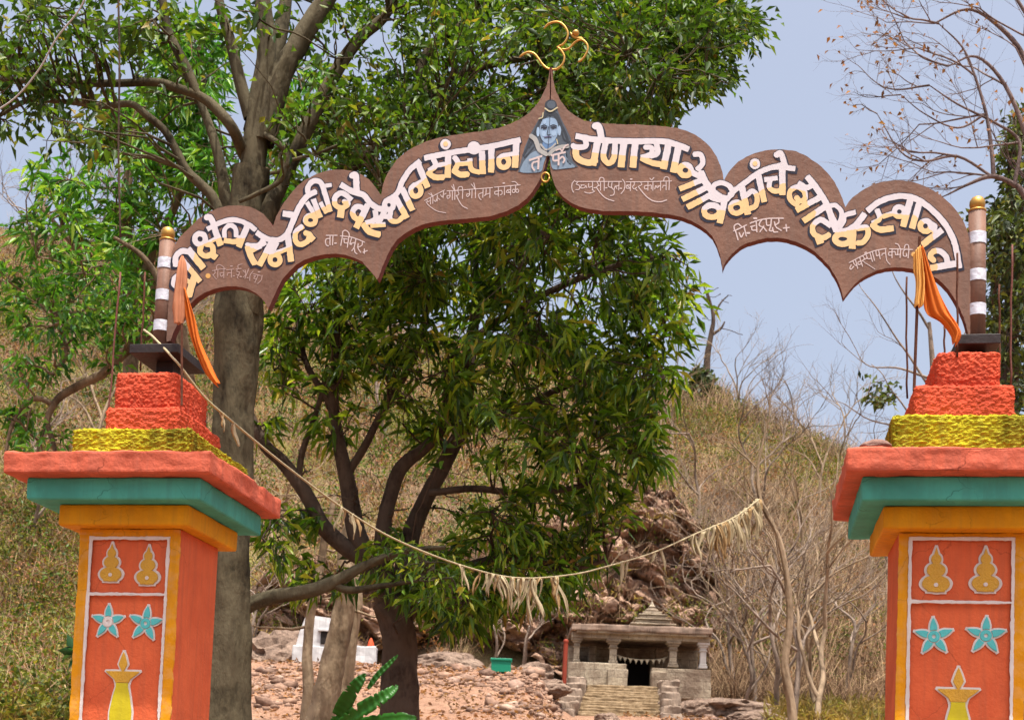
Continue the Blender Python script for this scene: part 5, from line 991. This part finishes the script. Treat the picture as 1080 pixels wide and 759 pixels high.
specs = [(835,42,1.0,'pale crooked trunk nearest the right pillar among the bare trees'), (858,41,1.1,'tall pale bare tree against the left edge of the right pillar'), (820,46,1.05,'bare tree with a forked pale trunk right of the temple'), (870,47,1.0,'bare tree half hidden by the right pillar shaft'),
         (775,52,1.0,'thin bare tree above the right corner of the temple'), (795,56,1.1,'grey bare tree on the slope behind the garland end'), (745,58,.9,'slender pale sapling just above the temple spire'), (850,58,1.1,'bare tree high on the slope below the right slab'), (900,52,1.1,'bare tree just left of the right pillar cornice'), (915,62,1.2,'bare tree standing against the sky below the right slab'),
         (720,57,.9,'small bare tree rooted in the rock face over the temple roof'), (690,60,.8,'little bare tree near the top of the rock face'), (560,50,.8,'bare sapling left of the temple roof'), (605,53,.9,'pale sapling beside the left temple pillar'), (510,51,.8,'bare sapling behind the green planter'), (440,52,.9,'bare sapling right of the mango trunk'),
         (270,50,.8,'bare sapling above the left end of the rubble bank'), (295,58,1.0,'bare grey tree behind the white shrine'), (30,60,1.1,'bare tree on the slope at the far left edge'), (60,80,1.3,'bare tree high on the left hillside'), (20,100,1.5,'bare tree on the left skyline'), (110,104,1.3,'bare tree on the ridge behind the crooked branch'),
         (960,66,1.2,'bare tree behind the teal slab of the right pillar'), (780,104,1.0,'bare tree on the right skyline near the arch cusp'), (830,106,.9,'bare shrub on the ridge above the bare grove'), (880,100,1.1,'bare tree on the ridge beside the right slab'), (1050,60,1.2,'bare tree behind the right pillar at the frame edge'),
         (760,60,1.0,'bare tree between the rag garland and the temple roof'), (805,50,.95,'bare tree with pale upright stem left of the forked trunk'), (845,52,1.15,'second pale upright trunk behind the crooked one by the right pillar'), (785,48,.7,'low bare shrub beside the temple parapet'), (885,60,1.1,'bare tree rising behind the right pillar capital'),
         (730,70,1.2,'bare tree halfway up the slope above the temple'), (700,84,1.2,'bare tree under the rag garland on the upper slope'), (810,76,1.2,'bare tree in the middle of the right slope'), (860,84,1.2,'bare tree on the upper right slope'),
         (170,80,1.3,'bare tree on the hillside behind the left pole'), (320,84,1.3,'bare tree on the hillside seen through the mango limbs'), (400,78,1.2,'bare tree on the hillside behind the mango trunk'), (90,66,1.2,'bare tree left of the moss yellow ledge'), (50,92,1.5,'grey bare tree high behind the crooked branch')]
for i_, (px, Y, sc, lab) in enumerate(specs):
    r_ = roots[i_ % 4] if i_ < 4 else copy_tree(roots[i_ % 4])
    put_tree(r_, px, Y, rng.uniform(0, 6.28), sc*rng.uniform(1., 1.25), lab)
t = Tree('ridge_tree', 'lone bare tree with a leafy base on the ridge right of the mango', None, (0,0,0), BK_d, LF_e)
R0 = at(742, 436, 108); dz = gz(R0[0], R0[1])-R0[2]; t.base = np.array([R0[0], R0[1], R0[2]+dz-.2]); t.root.location = tuple(t.base); sh = np.array([0,0,dz])
for L, r in (([(743,440),(745,405),(746,385),(750,362),(752,345),(746,318)], [.35,.28,.25,.2,.15,.06]), ([(749,365),(760,357),(764,350)], [.14,.1,.06]), ([(752,345),(760,330),(768,322)], [.1,.07,.04]), ([(748,335),(744,318),(738,305)], [.09,.06,.03])):
    t.limb([at(a_, b_, 108)+sh for a_, b_ in L], r, n=7)
for _ in range(20): t.grow(at(rng.normal(752,12), rng.normal(330,14), 108)+sh, .03, .06, 0, 4)
o_ = globals()['at']; t.blob(108, 741, 418+int(-dz*1500/108), 10, 20, 40, 14, .6, .35, 1.2, .2, 6, .9, .8); t.done()

# --- scrub on the hillside: twigs, dry grass and small leaves beyond counting
def hill_pts(n, az0, az1, y0, y1, pw=.8):
    y = y0+(y1-y0)*rng.random(n)**pw; az_ = rng.uniform(az0, az1, n); x = (az_-540)/1500*y; return x, y, ground(x, y), az_
def twigs(name, x, y, z, h, nt, mat, label, spread=.8, thick=.02):
    n = len(x)*nt; b_ = np.repeat(np.stack([x, y, z-.1], 1), nt, 0)+rng.normal(0, .25, (n,3))*[1,1,0]; d = rng.normal(0, spread, (n,3)); d[:,2] = np.abs(d[:,2])+.7; d /= np.linalg.norm(d, axis=1)[:,None]; L = np.repeat(h, nt)*rng.uniform(.4, 1.2, n)
    m1 = b_+d*(L*.5)[:,None]; d2 = d+rng.normal(0,.45,(n,3)); d2 /= np.linalg.norm(d2, axis=1)[:,None]; e_ = m1+d2*(L*.6)[:,None]
    s1 = np.cross(d, rng.normal(0,1,(n,3))); s1 /= np.linalg.norm(s1, axis=1)[:,None]; s2 = np.cross(d, s1); w = thick*rng.uniform(.5,1.3,n)[:,None]
    tri = lambda c_, k_: [c_+s1*w*k_, c_+(-.5*s1+.866*s2)*w*k_, c_+(-.5*s1-.866*s2)*w*k_]
    V = np.stack(tri(b_,1)+tri(m1,.7)+[e_], 1).reshape(-1,3); o = np.arange(n)[:,None]*7; q = np.concatenate([o+[0,1,4,3], o+[1,2,5,4], o+[2,0,3,5]]); t_ = np.concatenate([o+[3,4,6], o+[4,5,6], o+[5,3,6]])
    return tag(mesh_np(name, V, [q, t_], mat), label, 'scrub', kind='stuff')
def tufts(name, x, y, z, h, nl, L, w, mat, label, cat='undergrowth'):
    n = len(x)*nl; c_ = np.repeat(np.stack([x, y, z], 1), nl, 0); r3 = rng.normal(0, .45, (n,3)); r3[:,2] = np.abs(r3[:,2])+.1; c_ = c_+r3*np.repeat(h, nl)[:,None]
    s = Tree.__new__(Tree); s.LV = []; s.leaves(c_, rng.normal(0,1,(n,3))*.4+[0,0,.3], L, w, 0, .9); V = s.LV[0]; b_ = np.arange(n)*4
    return tag(mesh_np(name, V, np.stack([np.stack([b_,b_+1,b_+2],1), np.stack([b_,b_+2,b_+3],1)],1).reshape(-1,3), mat), label, cat, kind='stuff')
m = N('scrub_twig'); g = m.n('NewGeometry'); m.base(m.ramp(g.outputs['Random Per Island'], [(0, lin(72,54,42)), (.4, lin(110,86,66)), (.8, lin(144,118,92)), (1, lin(174,148,114))])).rough(.9, .1); M_twig = m.m
LF_g = leafmat('dry_grass', [(0, lin(104,84,52)), (.4, lin(140,116,72)), (.75, lin(158,138,84)), (1, lin(122,122,54))], .35, .8)
LF_y = leafmat('yellow_green_scrub_leaves', [(0, lin(52,66,24)), (.4, lin(86,98,36)), (.8, lin(122,122,50)), (1, lin(146,132,66))], .35, .6)
x, y, z, a_ = hill_pts(3600, -60, 1140, 53.5, 112); twigs('scrub', x, y, z, rng.uniform(.9, 2.2, len(x)), 13, M_twig, 'dense grey brown leafless scrub covering the hillside', .8, .022)
x, y, z, a_ = hill_pts(1100, 735, 960, 50, 82, 1); twigs('scrub', x, y, z, rng.uniform(1.2, 2.6, len(x)), 16, M_twig, 'tangle of bare brown branches on the slope right of the temple', .9, .022)
x, y, z, a_ = hill_pts(5200, -60, 1140, 53, 113, .7); k_ = ((a_ < 420) & (rng.random(len(a_)) < .6)) | (rng.random(len(a_)) < .12) | ((y > 98) & (rng.random(len(a_)) < .5)); tufts('dry_grass', x[k_], y[k_], z[k_], np.full(k_.sum(), .45), 14, .42, .05, LF_g, 'tan dry grass between the scrub on the hillside', 'grass')
x, y, z, a_ = hill_pts(3400, -60, 1140, 53, 113, .8); k_ = fbm(np.stack([x*.12, y*.12, 0*x], 1), 2, 9) > np.where(a_ < 500, .14, .02); tufts('undergrowth', x[k_], y[k_], z[k_]+.3, rng.uniform(.4, 1.0, k_.sum()), 26, .16, .09, LF_y, 'yellow green leafy undergrowth in patches on the hillside')
x, y, z, a_ = hill_pts(900, 690, 1140, 92, 113, 1); tufts('undergrowth', x, y, z+.3, rng.uniform(.5, 1.1, len(x)), 26, .2, .1, LF_y, 'yellow green growth along the crest of the right hill')
x, y, z, a_ = hill_pts(620, -60, 120, 26, 64, 1.1); tufts('undergrowth', x, y, z+.3, rng.uniform(.5, 1.1, len(x)), 40, .15, .08, LF_y, 'leafy yellow green scrub on the slope left of the left pillar')
x, y, z, a_ = hill_pts(380, 812, 960, 41, 54, 1); tufts('dry_grass', x, y, z, np.full(len(x), .4), 18, .4, .05, LF_g, 'yellowish grass under the bare trees right of the temple', 'grass')
x, y, z, a_ = hill_pts(520, -60, 120, 28, 62, 1); twigs('scrub', x, y, z, rng.uniform(.8, 1.8, len(x)), 12, M_twig, 'thin bare twigs among the scrub left of the left pillar', .8, .018)

x, y, z, a_ = hill_pts(3600, -60, 700, 53, 108, .8); tufts('dry_leaf_scrub', x, y, z+.3, rng.uniform(.4, 1.0, len(x)), 16, .2, .1, LF_d, 'brown dead foliage clinging to the scrub of the left hillside')
x, y, z, a_ = hill_pts(230, -60, 560, 53, 100, .7); tufts('undergrowth', x, y, z+.5, rng.uniform(.7, 1.4, len(x)), 70, .2, .11, LF_o, 'green bushes dotted over the left hillside')
x, y, z, a_ = hill_pts(260, 690, 960, 54, 100, .8); tufts('undergrowth', x, y, z+.4, rng.uniform(.5, 1.1, len(x)), 50, .2, .1, LF_y, 'olive bushes dotted over the right hillside')
x, y, z, a_ = hill_pts(260, 690, 1140, 98, 113, 1); twigs('scrub', x, y, z, rng.uniform(1.6, 3.4, len(x)), 16, M_twig, 'tall bare twigs standing along the right skyline', .6, .03)
x, y, z, a_ = hill_pts(1100, -60, 120, 26, 64, 1.1); tufts('dry_grass', x, y, z+.1, np.full(len(x), .5), 18, .42, .045, LF_g, 'tall tan grass among the scrub left of the left pillar', 'grass')
x, y, z, a_ = hill_pts(500, -60, 120, 28, 64, 1.1); tufts('dry_leaf_scrub', x, y, z+.3, rng.uniform(.4, 1.0, len(x)), 18, .15, .08, LF_d, 'brown dead foliage among the scrub left of the left pillar')
x, y, z, a_ = hill_pts(900, 690, 960, 52, 100, .8); tufts('dry_leaf_scrub', x, y, z+.5, rng.uniform(.5, 1.2, len(x)), 14, .18, .09, LF_d, 'brown dead foliage scattered through the scrub of the right slope')
x, y, z, a_ = hill_pts(260, -60, 560, 53, 95, .7); tufts('undergrowth', x, y, z+.6, rng.uniform(.8, 1.7, len(x)), 90, .2, .1, LF_y, 'yellow green shrubs thickening the left and middle hillside')
# --- banana plant at the bottom, leafy sprig by the left pillar
LF_ban = leafmat('banana_leaf', [(0, lin(48,104,30)), (1, lin(64,126,40))], .35, .35)
q = at(372, 800, 15.); ban = empty('banana_plant', (q[0], q[1], gz(q[0], q[1])-.1), 0, 'young banana plant with torn green leaves at the foot of the mango', 'plant'); b0_ = np.array(ban.location)
mb = MB(); top_ = at(352, 770, 15.)-b0_; mb.tube(spline(np.array([(0,0,-.1), top_*.5+[.03,0,0], top_]), 6), [.09]*7+[.08]*6 if False else .07, 10); mb.build('stem', LF_ban, ban, True)
def banleaf(L, wd, tear):
    P = spline(np.array([at(a_, b_, 15.+c_)-b0_ for a_, b_, c_ in L]), 14); n = len(P); T = np.gradient(P, axis=0); T /= np.linalg.norm(T, axis=1)[:,None]; sd = np.cross(T, [0.15,-1,.25]); sd /= np.linalg.norm(sd, axis=1)[:,None]; nm = np.cross(sd, T)
    s_ = np.linspace(0,1,n); w = wd*np.clip(np.sin(np.pi*np.clip(s_*.98+.02,0,1)**.75), 0, 1)**.5; V = []; Fc = []
    for j in range(n):
        tw = w[j]*(1-tear*(rng.random() < .16)*rng.uniform(.5,1.6)); tw2 = w[j]*(1-tear*(rng.random() < .16)*rng.uniform(.5,1.6))
        for k_, ww in ((-1,tw),(-.5,tw*1.0),(0,0),(.5,tw2),(1,tw2)): V.append(P[j]+sd[j]*ww*k_+nm[j]*(abs(k_)**1.3*ww*.35+.006*math.sin(j*1.3+k_)))
    for j in range(n-1):
        for k_ in range(4): Fc.append((j*5+k_, j*5+k_+1, j*5+5+k_+1, j*5+5+k_))
    o = mesh_np('leaf', V, np.array(Fc), LF_ban, ban, True); md = o.modifiers.new('t','SOLIDIFY'); md.thickness = .004
banleaf([(352,772,0),(358,755,0),(366,738,-.1),(376,722,-.2),(386,710,-.2)], .085, .45); banleaf([(352,772,0),(372,755,-.2),(392,742,-.3),(408,732,-.3),(420,722,-.2)], .08, .5); banleaf([(388,726,0),(398,712,0),(410,700,0),(420,690,0)], .03, 0); banleaf([(350,775,0),(385,764,-.2),(420,758,-.4),(440,757,-.4)], .08, .2)
p = at(66, 800, 12.); sp_ = Tree('leafy_sprig', 'sprig of dark glossy leaves poking out left of the left pillar shaft', None, (p[0]+.1, p[1], 0), BK_b, leafmat('glossy_dark_leaves', [(0, lin(28,64,34)), (1, lin(52,96,44))], .25, .3), 'plant')
sp_.limb([(p[0]+.1,p[1],-.1), at(95,760,12.), at(84,705,12.), at(78,690,12.)], [.02,.015,.01,.006]); C = np.array([at(78+a_, 688+b_, 12.) for a_, b_ in ((0,0),(2,-4),(4,6),(6,2),(0,4),(3,0))]); sp_.leaves(C, np.array([[-1,0,.2],[-.7,0,.9],[-.8,0,-.6],[-.4,-.3,.3],[-1,-.2,-.2],[-.8,0,.5]]), .14, .085, 0, .15); sp_.done('stem', 'leaves')

p = at(838, 800, 20.6); tt = Tree('bare_tree', 'slender pale crooked trunk to which the end of the rag garland is tied', 'leafless trees on the right', (p[0], p[1], gz(p[0], p[1])-.2), BK_p, LF_e)
tt.limb([(p[0],p[1],gz(p[0],p[1])-.3)]+[at(*q, 20.6) for q in ((836,780),(834,740),(828,700),(833,655),(830,610),(822,570),(808,540),(801,524),(799,495),(806,460))], [.085,.075,.065,.06,.05,.045,.04,.035,.03,.022,.012], n=12)
for (px, py), (qx, qy), L_ in (((833,655),(850,610),1.), ((830,610),(812,580),.7), ((822,570),(845,530),.9), ((808,540),(780,510),.6), ((806,460),(815,430),.6), ((799,495),(780,470),.6), ((828,690),(808,650),.8)):
    a8 = at(px, py, 20.6); p8, r8, _ = tt.nearest(a8); tt.ramify(p8, at(qx, qy, 20.6)-a8, L_, .014, 3, .4, .08)
tt.done()
# --- rope with tattered rags
M_rope = plain('pale_rope', lin(160,146,116), .9); M_rag = flagmat('tattered_pale_cloth', lin(188,172,140)); M_rag2 = flagmat('yellowed_cloth', lin(180,150,108))
rp = [(152,348,9.45),(160,354,9.28),(167,361,9.2),(173,367,9.12),(182,377,9.05),(190,386,9.04),(215,418,9.2),(242,442,9.5),(300,490,10.5),(365,538,11.5),(420,570,12.2),(490,597,13.2),(545,609,14),(600,606,15),(640,597,15.8),(690,582,17),(735,562,18.2),(775,545,19.5),(801,526,20.4)]
L = spline(np.array([at(*q) for q in rp]), 10); g0 = np.array(at(600, 606, 22.5)); gar = empty('rag_garland', tuple(g0), 0, 'sagging rope hung with tattered pale rags running from the left pole past the temple', 'garland')
mb = MB(); mb.tube(L-g0, np.interp(L[:,1], [9,15,25], [.008,.009,.010]), 6); mb.build('rope', M_rope, gar, True)
pxL = np.array([540+1500*(RM.T@(q-EYE))[0]/-(RM.T@(q-EYE))[2] for q in L])
def rag(px, n, h, mat=None):
    for _ in range(n):
        i = int(np.argmin(np.abs(pxL-(px+rng.uniform(-3,3)*min(n,3))))); c_ = L[i]; Yk = c_[1]; hh = h*Yk/1500*rng.uniform(.5,1.25); w = rng.uniform(1.6,5.5)*Yk/1500; V = []; Fc = []; a0_ = rng.uniform(-.4,.4); ph = rng.uniform(0,6)
        for j in range(9):
            t_ = j/8; ww = w*(1-.6*t_**2)*rng.uniform(.7,1.1)*.5
            for k_ in (-1,-.33,.33,1): V.append(c_-g0+[k_*ww+a0_*hh*t_+.08*hh*math.sin(ph+4*t_), .5*w*math.sin(k_*2.5+3*t_+ph), -hh*t_*(1+.15*k_*math.sin(ph))])
        for j in range(8):
            for k_ in range(3): Fc.append((j*4+k_, j*4+k_+1, j*4+5+k_, j*4+4+k_))
        o = mesh_np('rag', V, np.array(Fc), mat or (M_rag if rng.random() < .75 else M_rag2), gar, True); md = o.modifiers.new('t','SOLIDIFY'); md.thickness = .004
rag(242, 3, 20); rag(367, 6, 24); rag(487, 2, 20)
for px in (512,520,528,536,543,550): rag(px, 3, 34)
for px in (563,572,578,584): rag(px, 3, 42)
for px in (656,664,690,700,732,738,742): rag(px, 1, 24)
for px in (752,757,762,767,772,777,782,787,792,796): rag(px, 5, 32)

# --- a thin cable across the upper left
M_cab = plain('pale_cable', lin(170,166,164), .6); L = spline(np.array([at(100,-30,13.), at(85,8,13.1), at(60,40,13.2), at(40,75,13.3), at(10,108,13.4), at(-40,135,13.5)]), 8); mb = MB(); mb.tube(L-L[0], .009, 6); cb_ = mb.build('cable', M_cab, None, True); cb_.location = tuple(L[0]); tag(cb_, 'thin pale cable slanting across the upper left corner', 'cable')
L = spline(np.array([at(124,-30,14.), at(126,60,14.), at(125,160,14.), at(127,250,14.)]), 8)
mb = MB(); mb.tube(L-L[0], .011, 6); cb_ = mb.build('hanging_vine', BK_d, None, True); cb_.location = tuple(L[0]); tag(cb_, 'dark vine hanging straight down left of the left pole', 'vine')
# twigs and grass on the ledges of the rock face
def on_cliff(n, seed_):
    c_ = bpy.data.objects['cliff'].data; V = np.zeros(len(c_.vertices)*3, np.float32); c_.vertices.foreach_get('co', V); V = V.reshape(-1,3); V = V[V[:,2] > ground(V[:,0], V[:,1])]
    return V[rng.integers(0, len(V), n)]
V = on_cliff(150, 1); twigs('scrub', V[:,0], V[:,1]-.1, V[:,2], rng.uniform(.6, 1.6, len(V)), 12, M_twig, 'bare twigs clinging to the rock face behind the temple', .9, .018)
V = on_cliff(260, 2); tufts('dry_grass', V[:,0], V[:,1]-.15, V[:,2], np.full(len(V), .35), 14, .32, .04, LF_g, 'tufts of dry grass on the ledges of the rock face', 'grass')
V = on_cliff(70, 3); tufts('undergrowth', V[:,0], V[:,1]-.2, V[:,2]+.2, np.full(len(V), .55), 30, .16, .08, LF_y, 'small green bushes rooted in the rock face')
# dead leaves on the rubble
n_ = 9000; y = 28+19*rng.random(n_)**.8; a_ = rng.uniform(90, 1080, n_); x = (a_-540)/1500*y; k_ = fbm(np.stack([x*.5, y*.5, 0*x],1), 2, 3) > -.15; x, y = x[k_], y[k_]
s_ = Tree.__new__(Tree); s_.LV = []; s_.leaves(np.stack([x, y, ground(x, y)+.06], 1), rng.normal(0,1,(len(x),3))*[1,1,.25], .16, .07, 0, .2); V = s_.LV[0]; b_ = np.arange(len(x))*4
tag(mesh_np('fallen_leaves', V, np.stack([np.stack([b_,b_+1,b_+2],1), np.stack([b_,b_+2,b_+3],1)],1).reshape(-1,3), LF_d), 'dead brown leaves littering the rubble slope', 'leaf litter', kind='stuff')
